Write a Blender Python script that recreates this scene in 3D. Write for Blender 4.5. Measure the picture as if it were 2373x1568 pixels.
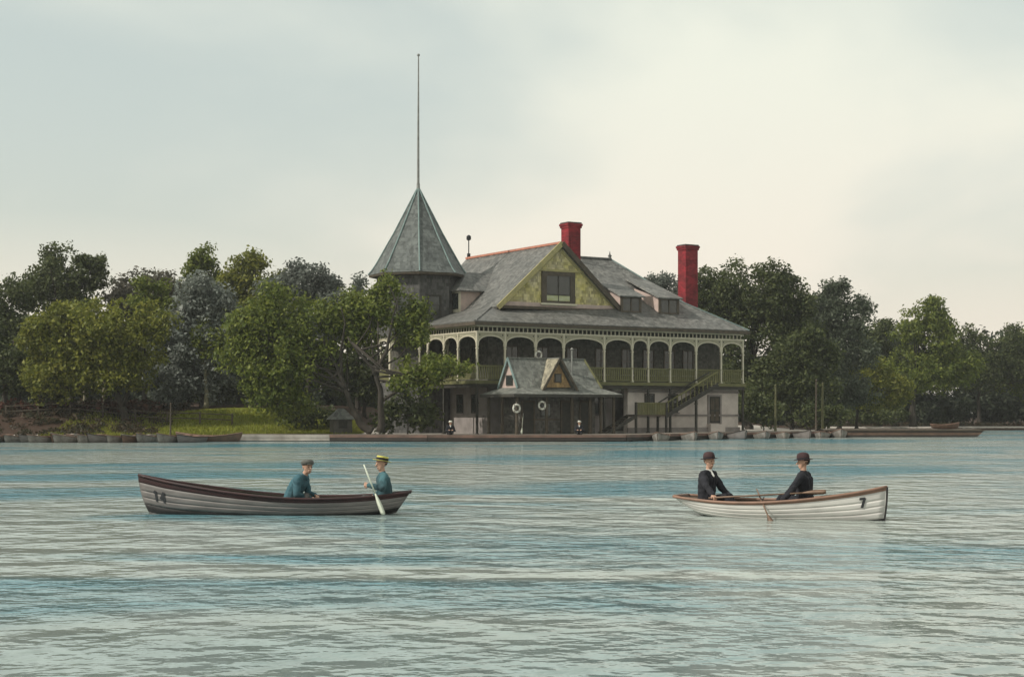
import bpy, bmesh, math, random
import numpy as np
from mathutils import Vector, Matrix

for o in list(bpy.data.objects): bpy.data.objects.remove(o, do_unlink=True)
scene = bpy.context.scene
C = scene.collection
R = math.radians
# ------------------------------------------------------------------ camera
FP, CX, HY, HC = 3600.0, 1186.5, 957.0, 1.85      # focal length, centre column, horizon row (in a 2373 px wide view), eye height
cam = bpy.data.cameras.new('camera'); cam_o = bpy.data.objects.new('camera', cam); C.objects.link(cam_o)
cam.sensor_width = 36; cam.lens = 36 * FP / 2373
cam.shift_y = (HY - 784) / 2373
cam.clip_start = .1; cam.clip_end = 9000
cam_o.location = (0, 0, HC); cam_o.rotation_euler = (R(90), 0, 0)
scene.camera = cam_o
# ------------------------------------------------------------------ light
SUN_EL, SUN_AZ = R(42), math.atan2(-.93, -.36)     # azimuth measured from +Y towards +X
SD = Vector((math.sin(SUN_AZ) * math.cos(SUN_EL), math.cos(SUN_AZ) * math.cos(SUN_EL), math.sin(SUN_EL)))
sun = bpy.data.lights.new('sun', 'SUN'); sun.energy = 3.4; sun.angle = R(.6); sun.color = (1, .95, .86)
sun_o = bpy.data.objects.new('sun', sun); C.objects.link(sun_o)
sun_o.rotation_euler = (-SD).to_track_quat('-Z', 'Y').to_euler(); sun_o.location = SD * 200
world = bpy.data.worlds.new('World'); scene.world = world; world.use_nodes = True
nt = world.node_tree; nt.nodes.clear()
def N(nt, t, **k):
    n = nt.nodes.new(t)
    for a, b in k.items(): setattr(n, a, b)
    return n
def sky_world():
    L = nt.links.new
    out = N(nt, 'ShaderNodeOutputWorld'); bg = N(nt, 'ShaderNodeBackground'); bg.inputs[1].default_value = .1
    sky = N(nt, 'ShaderNodeTexSky', sky_type='NISHITA', sun_disc=False, sun_elevation=SUN_EL, sun_rotation=SUN_AZ,
            air_density=1.0, dust_density=2.2, ozone_density=1.3)
    tc = N(nt, 'ShaderNodeTexCoord'); sep = N(nt, 'ShaderNodeSeparateXYZ'); L(tc.outputs['Generated'], sep.inputs[0])
    zc = N(nt, 'ShaderNodeMath', operation='MAXIMUM'); L(sep.outputs[2], zc.inputs[0]); zc.inputs[1].default_value = 0
    za = N(nt, 'ShaderNodeMath', operation='ADD'); L(zc.outputs[0], za.inputs[0]); za.inputs[1].default_value = .24
    dx = N(nt, 'ShaderNodeMath', operation='DIVIDE'); L(sep.outputs[0], dx.inputs[0]); L(za.outputs[0], dx.inputs[1])
    dy = N(nt, 'ShaderNodeMath', operation='DIVIDE'); L(sep.outputs[1], dy.inputs[0]); L(za.outputs[0], dy.inputs[1])
    cmb = N(nt, 'ShaderNodeCombineXYZ'); L(dx.outputs[0], cmb.inputs[0]); L(dy.outputs[0], cmb.inputs[1])
    mp = N(nt, 'ShaderNodeMapping'); mp.inputs['Rotation'].default_value = (0, 0, R(24)); mp.inputs['Scale'].default_value = (.8, .62, 1); mp.inputs['Location'].default_value = (3.1, 1.7, 0)
    L(cmb.outputs[0], mp.inputs[0])
    no = N(nt, 'ShaderNodeTexNoise'); no.inputs['Scale'].default_value = 1.3; no.inputs['Detail'].default_value = 5; no.inputs['Roughness'].default_value = .45; no.inputs['Distortion'].default_value = .35
    L(mp.outputs[0], no.inputs['Vector'])
    rp = N(nt, 'ShaderNodeMapRange'); rp.inputs[1].default_value = .34; rp.inputs[2].default_value = .64; rp.inputs[3].default_value = .52; rp.inputs[4].default_value = 1.0; rp.interpolation_type = 'SMOOTHSTEP'
    L(no.outputs[0], rp.inputs[0])
    # thin veil: thicker low down, as a hazy summer sky is
    hz = N(nt, 'ShaderNodeMapRange'); hz.inputs[1].default_value = .0; hz.inputs[2].default_value = .26; hz.inputs[3].default_value = 1; hz.inputs[4].default_value = .0; hz.interpolation_type = 'SMOOTHSTEP'
    L(zc.outputs[0], hz.inputs[0])
    mx = N(nt, 'ShaderNodeMath', operation='MAXIMUM'); L(rp.outputs[0], mx.inputs[0]); L(hz.outputs[0], mx.inputs[1])
    cc = N(nt, 'ShaderNodeMix', data_type='RGBA'); L(hz.outputs[0], cc.inputs[0])
    cc.inputs[6].default_value = (8.3, 8.5, 7.4, 1); cc.inputs[7].default_value = (9.0, 8.0, 6.8, 1)
    m = N(nt, 'ShaderNodeMix', data_type='RGBA'); L(mx.outputs[0], m.inputs[0]); tn = N(nt, 'ShaderNodeMix', data_type='RGBA', blend_type='MULTIPLY'); tn.inputs[0].default_value = 1; tn.inputs[7].default_value = (1.0, 1.16, 1.0, 1); L(sky.outputs[0], tn.inputs[6]); L(tn.outputs[2], m.inputs[6]); L(cc.outputs[2], m.inputs[7])
    L(m.outputs[2], bg.inputs[0]); L(bg.outputs[0], out.inputs[0])
sky_world()
scene.view_settings.view_transform = 'Standard'; scene.view_settings.look = 'None'
scene.view_settings.exposure = .1; scene.view_settings.gamma = 1
scene.render.engine = 'CYCLES'
scene.render.resolution_x = 1024; scene.render.resolution_y = 676

# ------------------------------------------------------------------ helpers
rng = np.random.default_rng(7); random.seed(7)
def at(px, py, Y): return Vector(((px - CX) / FP * Y, Y, HC + (HY - py) / FP * Y))
def xat(px, Y): return (px - CX) / FP * Y

MATS = {}
def mat(name, c1, c2=None, scale=6, rough=.75, bump=0, bscale=None, bands=0, bandbump=0, spec=.3, detail=5, stretch=(1, 1, 1), metallic=0, vari=0):
    m = bpy.data.materials.new(name); m.use_nodes = True; t = m.node_tree; L = t.links.new
    b = t.nodes['Principled BSDF']; b.inputs['Roughness'].default_value = rough; b.inputs['Specular IOR Level'].default_value = spec; b.inputs['Metallic'].default_value = metallic
    tc = N(t, 'ShaderNodeTexCoord'); mp = N(t, 'ShaderNodeMapping'); mp.inputs['Scale'].default_value = stretch; L(tc.outputs['Object'], mp.inputs[0])
    no = N(t, 'ShaderNodeTexNoise'); no.inputs['Scale'].default_value = scale; no.inputs['Detail'].default_value = detail; no.inputs['Roughness'].default_value = .62
    L(mp.outputs[0], no.inputs['Vector'])
    c2 = c2 or tuple(x * .72 for x in c1)
    mr = N(t, 'ShaderNodeMapRange'); mr.inputs[1].default_value = .32; mr.inputs[2].default_value = .68; L(no.outputs[0], mr.inputs[0])
    mx = N(t, 'ShaderNodeMix', data_type='RGBA'); mx.inputs[6].default_value = (*c1, 1); mx.inputs[7].default_value = (*c2, 1); L(mr.outputs[0], mx.inputs[0])
    col = mx.outputs[2]
    h = no.outputs[0]
    if bands:
        sx = N(t, 'ShaderNodeSeparateXYZ'); L(tc.outputs['Object'], sx.inputs[0])
        f = N(t, 'ShaderNodeMath', operation='MULTIPLY'); L(sx.outputs[2], f.inputs[0]); f.inputs[1].default_value = bands
        fr = N(t, 'ShaderNodeMath', operation='FRACT'); L(f.outputs[0], fr.inputs[0])
        # each course of shingles gets its own tone and a lapped edge
        fl = N(t, 'ShaderNodeMath', operation='FLOOR'); L(f.outputs[0], fl.inputs[0])
        ad = N(t, 'ShaderNodeVectorMath', operation='MULTIPLY_ADD'); L(tc.outputs['Object'], ad.inputs[0]); ad.inputs[1].default_value = (5, 5, 0)
        cv = N(t, 'ShaderNodeCombineXYZ'); L(fl.outputs[0], cv.inputs[2]); L(cv.outputs[0], ad.inputs[2])
        vo = N(t, 'ShaderNodeTexVoronoi'); vo.inputs['Scale'].default_value = 1; L(ad.outputs[0], vo.inputs['Vector'])
        sv = N(t, 'ShaderNodeSeparateXYZ'); L(vo.outputs['Color'], sv.inputs[0])
        hv = N(t, 'ShaderNodeMapRange'); L(sv.outputs[0], hv.inputs[0]); hv.inputs[3].default_value = .60; hv.inputs[4].default_value = 1.34
        m2 = N(t, 'ShaderNodeMix', data_type='RGBA', blend_type='MULTIPLY'); m2.inputs[0].default_value = 1; L(col, m2.inputs[6]); L(hv.outputs[0], m2.inputs[7]); col = m2.outputs[2]
        h = fr.outputs[0]
    L(col, b.inputs['Base Color'])
    if bump:
        bp = N(t, 'ShaderNodeBump'); bp.inputs['Strength'].default_value = bump; bp.inputs['Distance'].default_value = bandbump if bands else .03
        if bands:
            inv = N(t, 'ShaderNodeMath', operation='SUBTRACT'); inv.inputs[0].default_value = 1; L(h, inv.inputs[1]); L(inv.outputs[0], bp.inputs['Height'])
        else: L(h, bp.inputs['Height'])
        L(bp.outputs[0], b.inputs['Normal'])
    MATS[name] = m
    return m
def leafmat(name, ca, cb, cc):
    m = bpy.data.materials.new(name); m.use_nodes = True; t = m.node_tree; L = t.links.new; b = t.nodes['Principled BSDF']
    g = N(t, 'ShaderNodeNewGeometry'); tc = N(t, 'ShaderNodeTexCoord')
    no = N(t, 'ShaderNodeTexNoise'); no.inputs['Scale'].default_value = .55; no.inputs['Detail'].default_value = 4; L(tc.outputs['Object'], no.inputs['Vector'])
    mr = N(t, 'ShaderNodeMapRange'); mr.inputs[1].default_value = .36; mr.inputs[2].default_value = .64; L(no.outputs[0], mr.inputs[0])
    m1 = N(t, 'ShaderNodeMix', data_type='RGBA'); m1.inputs[6].default_value = (*ca, 1); m1.inputs[7].default_value = (*cb, 1); L(mr.outputs[0], m1.inputs[0])
    p = N(t, 'ShaderNodeMath', operation='POWER'); L(g.outputs['Random Per Island'], p.inputs[0]); p.inputs[1].default_value = 2.2
    m2 = N(t, 'ShaderNodeMix', data_type='RGBA'); m2.inputs[7].default_value = (*cc, 1); L(m1.outputs[2], m2.inputs[6]); L(p.outputs[0], m2.inputs[0])
    L(m2.outputs[2], b.inputs['Base Color']); b.inputs['Roughness'].default_value = .55; b.inputs['Specular IOR Level'].default_value = .25
    tr = N(t, 'ShaderNodeBsdfTranslucent'); L(m2.outputs[2], tr.inputs[0])
    ms = N(t, 'ShaderNodeMixShader'); ms.inputs[0].default_value = .38; L(b.outputs[0], ms.inputs[1]); L(tr.outputs[0], ms.inputs[2])
    L(ms.outputs[0], t.nodes['Material Output'].inputs[0])
    MATS[name] = m
def tag(o, label=None, cat=None, group=None, kind=None):
    if label: o['label'] = label
    if cat: o['category'] = cat
    if group: o['group'] = group
    if kind: o['kind'] = kind
    return o
def empty(name, loc, rz=0, label=None, cat=None, group=None):
    o = bpy.data.objects.new(name, None); C.objects.link(o); o.location = loc; o.rotation_euler = (0, 0, rz); o.empty_display_size = .2
    return tag(o, label, cat, group)
def link(name, me, parent=None, m=None):
    o = bpy.data.objects.new(name, me); C.objects.link(o)
    if parent: o.parent = parent
    if m and not me.materials: me.materials.append(MATS[m])
    return o
def copy_tree(o, parent=None):
    c = o.copy(); C.objects.link(c); c.parent = parent
    for ch in o.children: copy_tree(ch, c)
    return c
class MB:
    def __init__(s): s.v = []; s.f = []; s.mi = []; s.cur = 0
    def add(s, vs, fs):
        n = len(s.v); s.v += [tuple(v) for v in vs]
        for f in fs: s.f.append(tuple(n + i for i in f)); s.mi.append(s.cur)
        return s
    def box(s, x0, x1, y0, y1, z0, z1):
        return s.add([(x0,y0,z0),(x1,y0,z0),(x1,y1,z0),(x0,y1,z0),(x0,y0,z1),(x1,y0,z1),(x1,y1,z1),(x0,y1,z1)],
              [(0,3,2,1),(4,5,6,7),(0,1,5,4),(1,2,6,5),(2,3,7,6),(3,0,4,7)])
    def beam(s, a, b, w, h=None, up=(0,0,1)):
        a = Vector(a); b = Vector(b); h = h or w; d = (b - a).normalized(); u = Vector(up)
        if abs(d.dot(u)) > .98: u = Vector((0, 1, 0))
        sx = d.cross(u).normalized() * w / 2; sz = sx.cross(d).normalized() * h / 2
        vs = [p + i * sx + j * sz for p in (a, b) for i, j in ((-1,-1),(1,-1),(1,1),(-1,1))]
        return s.add(vs, [(3,2,1,0),(4,5,6,7),(0,1,5,4),(1,2,6,5),(2,3,7,6),(3,0,4,7)])
    def tube(s, pts, rs, n=8, cap=True):
        pts = [Vector(p) for p in pts]; vs = []; fs = []
        if not hasattr(rs, '__len__'): rs = [rs] * len(pts)
        pu = None
        for i, p in enumerate(pts):
            d = (pts[min(i+1, len(pts)-1)] - pts[max(i-1, 0)]).normalized()
            if pu is None:
                u = d.orthogonal().normalized()
            else:
                u = (pu - d * pu.dot(d))
                u = u.normalized() if u.length > 1e-6 else d.orthogonal().normalized()
            pu = u; w = d.cross(u)
            for k in range(n):
                a = 2 * math.pi * k / n; vs.append(p + (u * math.cos(a) + w * math.sin(a)) * rs[i])
        for i in range(len(pts) - 1):
            for k in range(n):
                k2 = (k + 1) % n; fs.append((i*n+k, i*n+k2, (i+1)*n+k2, (i+1)*n+k))
        if cap: fs.append(tuple(range(n))[::-1]); fs.append(tuple((len(pts)-1)*n + k for k in range(n)))
        return s.add(vs, fs)
    def lathe(s, prof, c=(0,0,0), n=16, a0=0, sx=1, sy=1, cap=True):
        vs = []; fs = []
        for r, z in prof:
            for k in range(n):
                a = a0 + 2*math.pi*k/n; vs.append((c[0] + r*math.cos(a)*sx, c[1] + r*math.sin(a)*sy, c[2] + z))
        m = len(prof)
        for i in range(m - 1):
            for k in range(n): fs.append((i*n+k, i*n+(k+1)%n, (i+1)*n+(k+1)%n, (i+1)*n+k))
        if cap: fs.append(tuple(range(n))[::-1]); fs.append(tuple((m-1)*n+k for k in range(n)))
        return s.add(vs, fs)
    def slab(s, poly, t):          # polygon given from outside in any order, thickened along -normal
        P = [Vector(p) for p in poly]; n = Vector((0,0,0))
        for i in range(len(P)): n += P[i].cross(P[(i+1) % len(P)])
        n = n.normalized()
        if n.z < 0: P.reverse(); n = -n
        k = len(P); vs = P + [p - n * t for p in P]
        fs = [tuple(range(k)), tuple(range(2*k-1, k-1, -1))] + [(i, i+k, (i+1)%k+k, (i+1)%k) for i in range(k)]
        return s.add(vs, fs)
    def plate(s, poly, axis, a, b):    # 2-d polygon extruded along an axis ('x': poly is (y,z); 'y': poly is (x,z))
        k = len(poly)
        f = (lambda p, q: (q, p[0], p[1])) if axis == 'x' else ((lambda p, q: (p[0], q, p[1])) if axis == 'y' else (lambda p, q: (p[0], p[1], q)))
        vs = [f(p, a) for p in poly] + [f(p, b) for p in poly]
        return s.add(vs, [tuple(range(k)), tuple(range(2*k-1, k-1, -1))] + [(i, i+k, (i+1)%k+k, (i+1)%k) for i in range(k)])
    def ball(s, c, r, n=10, m=6):
        r = r if hasattr(r, '__len__') else (r, r, r)
        prof = [(math.sin(math.pi*i/m) , -math.cos(math.pi*i/m)) for i in range(m+1)]
        vs = []; fs = []
        for q, z in prof:
            q = max(q, 1e-4)
            for k in range(n):
                a = 2*math.pi*k/n; vs.append((c[0]+r[0]*q*math.cos(a), c[1]+r[1]*q*math.sin(a), c[2]+r[2]*z))
        for i in range(m):
            for k in range(n): fs.append((i*n+k, i*n+(k+1)%n, (i+1)*n+(k+1)%n, (i+1)*n+k))
        fs.append(tuple(range(n))[::-1]); fs.append(tuple(m*n+k for k in range(n)))
        return s.add(vs, fs)
    def mesh(s, name, mats, smooth=False, fix=True):
        me = bpy.data.meshes.new(name); me.from_pydata(s.v, [], s.f)
        for m in ([mats] if isinstance(mats, str) else mats): me.materials.append(MATS[m])
        me.polygons.foreach_set('material_index', s.mi)
        if fix:
            bm = bmesh.new(); bm.from_mesh(me); bmesh.ops.recalc_face_normals(bm, faces=bm.faces); bm.to_mesh(me); bm.free()
        if smooth: me.polygons.foreach_set('use_smooth', [True] * len(me.polygons))
        me.update(); return me
    def build(s, name, mats, parent=None, smooth=False, bevel=0):
        o = link(name, s.mesh(name, mats, smooth), parent)
        if bevel:
            b = o.modifiers.new('bevel', 'BEVEL'); b.width = bevel; b.segments = 1; b.limit_method = 'ANGLE'
        return o

# ------------------------------------------------------------------ materials
mat('slate', (.155,.150,.138), (.085,.085,.08), 1.1, .6, 1, bands=3.6, bandbump=.11, spec=.4)
mat('slate_blue', (.175,.175,.155), (.095,.10,.09), 1.3, .6, .8, bands=4.5, bandbump=.04, spec=.4)
mat('tower_slate', (.105,.115,.108), (.06,.066,.064), 1.2, .62, 1, bands=3.2, bandbump=.11, spec=.4)
mat('tower_shingle', (.10,.095,.09), (.055,.054,.052), 1.5, .8, .7, bands=4, bandbump=.05)
mat('verdigris', (.22,.29,.275), (.13,.18,.175), 2, .6, .2)
mat('terracotta', (.50,.20,.13), (.33,.15,.11), 3, .8, .3)
mat('gable_shingle', (.43,.37,.115), (.45,.39,.26), .8, .85, .8, bands=4.5, bandbump=.035)
mat('ochre_trim', (.40,.34,.15), (.27,.24,.12), 2.5, .75, .25)
mat('tan_roof', (.30,.265,.19), (.18,.165,.125), 2, .7, .5, bands=5, bandbump=.03)
mat('ochre_shingle', (.36,.235,.10), (.26,.16,.08), 2.5, .8, .7, bands=6, bandbump=.03)
mat('spandrel', (.36,.33,.235), (.25,.235,.17), 2.5, .7, .2)
mat('cream_paint', (.60,.545,.42), (.45,.415,.32), 2.2, .6, .15)
mat('olive_paint', (.16,.15,.06), (.10,.10,.045), 1.6, .7, .2)
mat('dark_timber', (.055,.05,.04), (.03,.028,.025), 3, .75, .3)
mat('brown_timber', (.10,.078,.055), (.055,.045,.035), 3, .8, .3)
mat('dark_wall', (.095,.088,.072), (.055,.052,.044), 2, .85, .3, bands=6, bandbump=.03)
mat('stone', (.62,.55,.50), (.46,.40,.365), 1.2, .9, .35)
mat('grey_stone', (.30,.265,.25), (.18,.16,.15), 1.0, .9, .35)
mat('hut_board', (.12,.11,.095), (.07,.065,.058), 2, .85, .6, bands=5, bandbump=.025)
def brick_mat():
    m = mat('brick_red', (.34,.026,.036), (.15,.018,.022), 1.3, .9)
    t = m.node_tree; L = t.links.new; b = t.nodes['Principled BSDF']; src = b.inputs['Base Color'].links[0].from_socket
    tc = N(t, 'ShaderNodeTexCoord'); sp_ = N(t, 'ShaderNodeSeparateXYZ'); L(tc.outputs['Object'], sp_.inputs[0]); ad = N(t, 'ShaderNodeMath', operation='ADD'); L(sp_.outputs[0], ad.inputs[0]); L(sp_.outputs[1], ad.inputs[1])
    cb = N(t, 'ShaderNodeCombineXYZ'); L(ad.outputs[0], cb.inputs[0]); L(sp_.outputs[2], cb.inputs[1])
    br = N(t, 'ShaderNodeTexBrick'); br.inputs['Scale'].default_value = 1; br.inputs['Brick Width'].default_value = .26; br.inputs['Row Height'].default_value = .10; br.inputs['Mortar Size'].default_value = .012
    br.inputs['Color1'].default_value = (1.15,1.15,1.15,1); br.inputs['Color2'].default_value = (.68,.68,.68,1); br.inputs['Mortar'].default_value = (.55,.7,.7,1); L(cb.outputs[0], br.inputs['Vector'])
    mu = N(t, 'ShaderNodeMix', data_type='RGBA', blend_type='MULTIPLY'); mu.inputs[0].default_value = 1; L(src, mu.inputs[6]); L(br.outputs['Color'], mu.inputs[7]); L(mu.outputs[2], b.inputs['Base Color'])
    bp = N(t, 'ShaderNodeBump'); bp.inputs['Distance'].default_value = .02; bp.inputs['Strength'].default_value = .8; bp.invert = True; L(br.outputs['Fac'], bp.inputs['Height']); L(bp.outputs[0], b.inputs['Normal'])
brick_mat()
mat('soot', (.06,.05,.05), (.03,.03,.03), 4, .9, .3)
mat('pane', (.025,.03,.03), (.04,.045,.04), 1.5, .08, 0, spec=.6)
mat('blind', (.34,.34,.13), (.45,.46,.33), 2, .8)
mat('pink_boards', (.50,.38,.33), (.38,.30,.27), 2.5, .85, .3)
mat('bark', (.055,.045,.035), (.028,.024,.02), 6, .95, .9, stretch=(1,1,.25))
mat('bark_sunlit', (.28,.25,.17), (.13,.12,.08), 4, .95, .8, stretch=(1,1,.25))  # paler copy of the bark, sunlight on slim trunks put into the colour
mat('post_wood', (.13,.125,.06), (.07,.07,.035), 4, .9, .5)
mat('deck', (.20,.17,.14), (.12,.10,.085), 3, .9, .4, stretch=(1,4,1))
mat('dock_dark', (.055,.045,.038), (.03,.026,.024), 2, .85, .4, stretch=(.4,1,2))
mat('dock_red', (.20,.12,.095), (.10,.07,.058), 1.2, .85, .4)
mat('dock_pale', (.44,.40,.36), (.24,.215,.19), 1.0, .85, .3)
mat('hull_white', (.66,.635,.60), (.44,.42,.40), 1.1, .45, .08, stretch=(1,1,4))
mat('hull_grey', (.22,.20,.19), (.14,.125,.12), 1.8, .5, .12, stretch=(1,1,4))
mat('hull_dim', (.31,.285,.26), (.13,.118,.105), 2, .6, .15)
mat('hull_brown', (.17,.10,.07), (.09,.06,.045), 2, .6, .2)
mat('strake_maroon', (.055,.022,.022), (.03,.017,.018), 3, .45, .1)
mat('gunwale_tan', (.27,.155,.11), (.16,.10,.075), 3, .5, .15)
mat('boat_inside', (.13,.10,.075), (.075,.06,.05), 3, .8, .3)
mat('boot_black', (.035,.033,.033), (.022,.02,.02), 3, .6, .1)
mat('oar_wood', (.24,.15,.10), (.14,.09,.065), 3, .5, .1)
mat('oar_pale', (.70,.72,.60), (.55,.58,.48), 3, .5, .1)
mat('paint_dark', (.04,.04,.045), (.03,.03,.032), 8, .6)
mat('ring_white', (.78,.77,.70), (.62,.60,.52), 5, .6, .15)
mat('skin', (.50,.30,.215), (.40,.23,.165), 9, .55)
mat('jacket_blue', (.055,.135,.165), (.03,.06,.075), 2.6, .9, .4)
mat('jacket_teal', (.06,.14,.16), (.025,.04,.048), 2.4, .9, .4)
mat('suit_black', (.022,.022,.028), (.013,.013,.017), 5, .9, .4)
mat('trousers', (.075,.075,.07), (.04,.04,.04), 5, .9, .4)
mat('shirt_white', (.75,.74,.70), (.62,.61,.57), 5, .85)
mat('felt_brown', (.06,.03,.032), (.035,.02,.022), 6, .85, .2)
mat('cap_grey', (.13,.13,.115), (.06,.06,.055), 9, .9, .4)
mat('straw', (.62,.58,.14), (.44,.38,.12), 9, .8, .4)
mat('hair', (.035,.025,.02), (.02,.015,.012), 12, .7, .4)
mat('shoe', (.02,.018,.016), (.012,.011,.01), 8, .4)
mat('pole_paint', (.25,.25,.23), (.15,.15,.14), 3, .6)
mat('iron', (.03,.03,.032), (.02,.02,.022), 6, .5, metallic=.4)
mat('canvas', (.42,.38,.33), (.30,.27,.24), 3, .9, .2)
mat('kiosk_wall', (.13,.12,.10), (.08,.075,.065), 2, .85, .3)
leafmat('leaf_mid', (.068,.098,.018), (.115,.145,.025), (.23,.25,.045))
leafmat('leaf_bright', (.10,.12,.018), (.15,.165,.024), (.28,.27,.05))
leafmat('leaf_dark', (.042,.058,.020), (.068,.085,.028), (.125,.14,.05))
leafmat('leaf_brown', (.075,.072,.050), (.105,.096,.072), (.17,.155,.115))
leafmat('leaf_blue', (.12,.135,.118), (.175,.19,.165), (.33,.355,.315))
leafmat('leaf_teal', (.048,.064,.036), (.074,.090,.054), (.145,.165,.115))
leafmat('leaf_grey', (.085,.10,.085), (.13,.145,.125), (.22,.235,.20))
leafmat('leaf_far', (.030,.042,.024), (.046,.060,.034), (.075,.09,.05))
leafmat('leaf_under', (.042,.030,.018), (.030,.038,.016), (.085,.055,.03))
leafmat('leaf_red', (.095,.030,.022), (.065,.035,.022), (.14,.06,.04))
leafmat('grass', (.13,.155,.016), (.18,.195,.024), (.27,.26,.045))

# ------------------------------------------------------------------ water
def water_mat():
    m = bpy.data.materials.new('water'); m.use_nodes = True; t = m.node_tree; L = t.links.new; b = t.nodes['Principled BSDF']
    geo = N(t, 'ShaderNodeNewGeometry')
    def noise(sc, detail, stretch, loc=(0,0,0), rot=0, rough=.55, dist=0):
        mp = N(t, 'ShaderNodeMapping'); mp.inputs['Scale'].default_value = stretch; mp.inputs['Location'].default_value = loc; mp.inputs['Rotation'].default_value = (0,0,rot)
        L(geo.outputs['Position'], mp.inputs[0])
        n = N(t, 'ShaderNodeTexNoise'); n.inputs['Scale'].default_value = sc; n.inputs['Detail'].default_value = detail; n.inputs['Roughness'].default_value = rough; n.inputs['Distortion'].default_value = dist
        L(mp.outputs[0], n.inputs['Vector']); return n.outputs[0]
    wind = noise(.12, 5, (.55, .85, 1), (3, 5, 0), R(5), .55, .9)       # wind patches: drive the ripples and the painted sky reflection
    wr = N(t, 'ShaderNodeMapRange'); wr.inputs[1].default_value = .43; wr.inputs[2].default_value = .63; L(wind, wr.inputs[0]); wr.interpolation_type = 'SMOOTHSTEP'
    w1 = noise(.85, 2, (1.25, 1.0, 1), (0, 0, 0), R(12), .45); w2 = noise(2.4, 2.5, (1.0, 1.1, 1), (7, 2, 0), R(-14), .5); w3 = noise(7, 2, (1.1, 1, 1), (1, 9, 0), R(9), .5)
    def ma(op, a, bb):
        n = N(t, 'ShaderNodeMath', operation=op)
        for i, q in enumerate((a, bb)):
            if isinstance(q, (int, float)): n.inputs[i].default_value = q
            else: L(q, n.inputs[i])
        return n.outputs[0]
    amp = ma('ADD', ma('MULTIPLY', wr.outputs[0], .85), .45)
    h = ma('ADD', ma('MULTIPLY', w1, .24), ma('MULTIPLY', amp, ma('ADD', ma('MULTIPLY', w2, .13), ma('MULTIPLY', w3, .03))))
    bp = N(t, 'ShaderNodeBump'); bp.inputs['Strength'].default_value = 1; bp.inputs['Distance'].default_value = 1; L(h, bp.inputs['Height'])
    L(bp.outputs[0], b.inputs['Normal'])
    mc = N(t, 'ShaderNodeMix', data_type='RGBA'); mc.inputs[6].default_value = (.30,.335,.31,1); mc.inputs[7].default_value = (.045,.178,.228,1); L(wr.outputs[0], mc.inputs[0])  # calm pale and ruffled teal sky reflection put into the base colour
    L(mc.outputs[2], b.inputs['Base Color'])
    b.inputs['IOR'].default_value = 1.33; b.inputs['Roughness'].default_value = .12; b.inputs['Specular IOR Level'].default_value = .5
    MATS['water'] = m
water_mat()
w = MB(); w.add([(-2400,-600,0),(2400,-600,0),(2400,5000,0),(-2400,5000,0)], [(0,1,2,3)])
tag(w.build('lake_water', 'water'), kind='structure')

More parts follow.
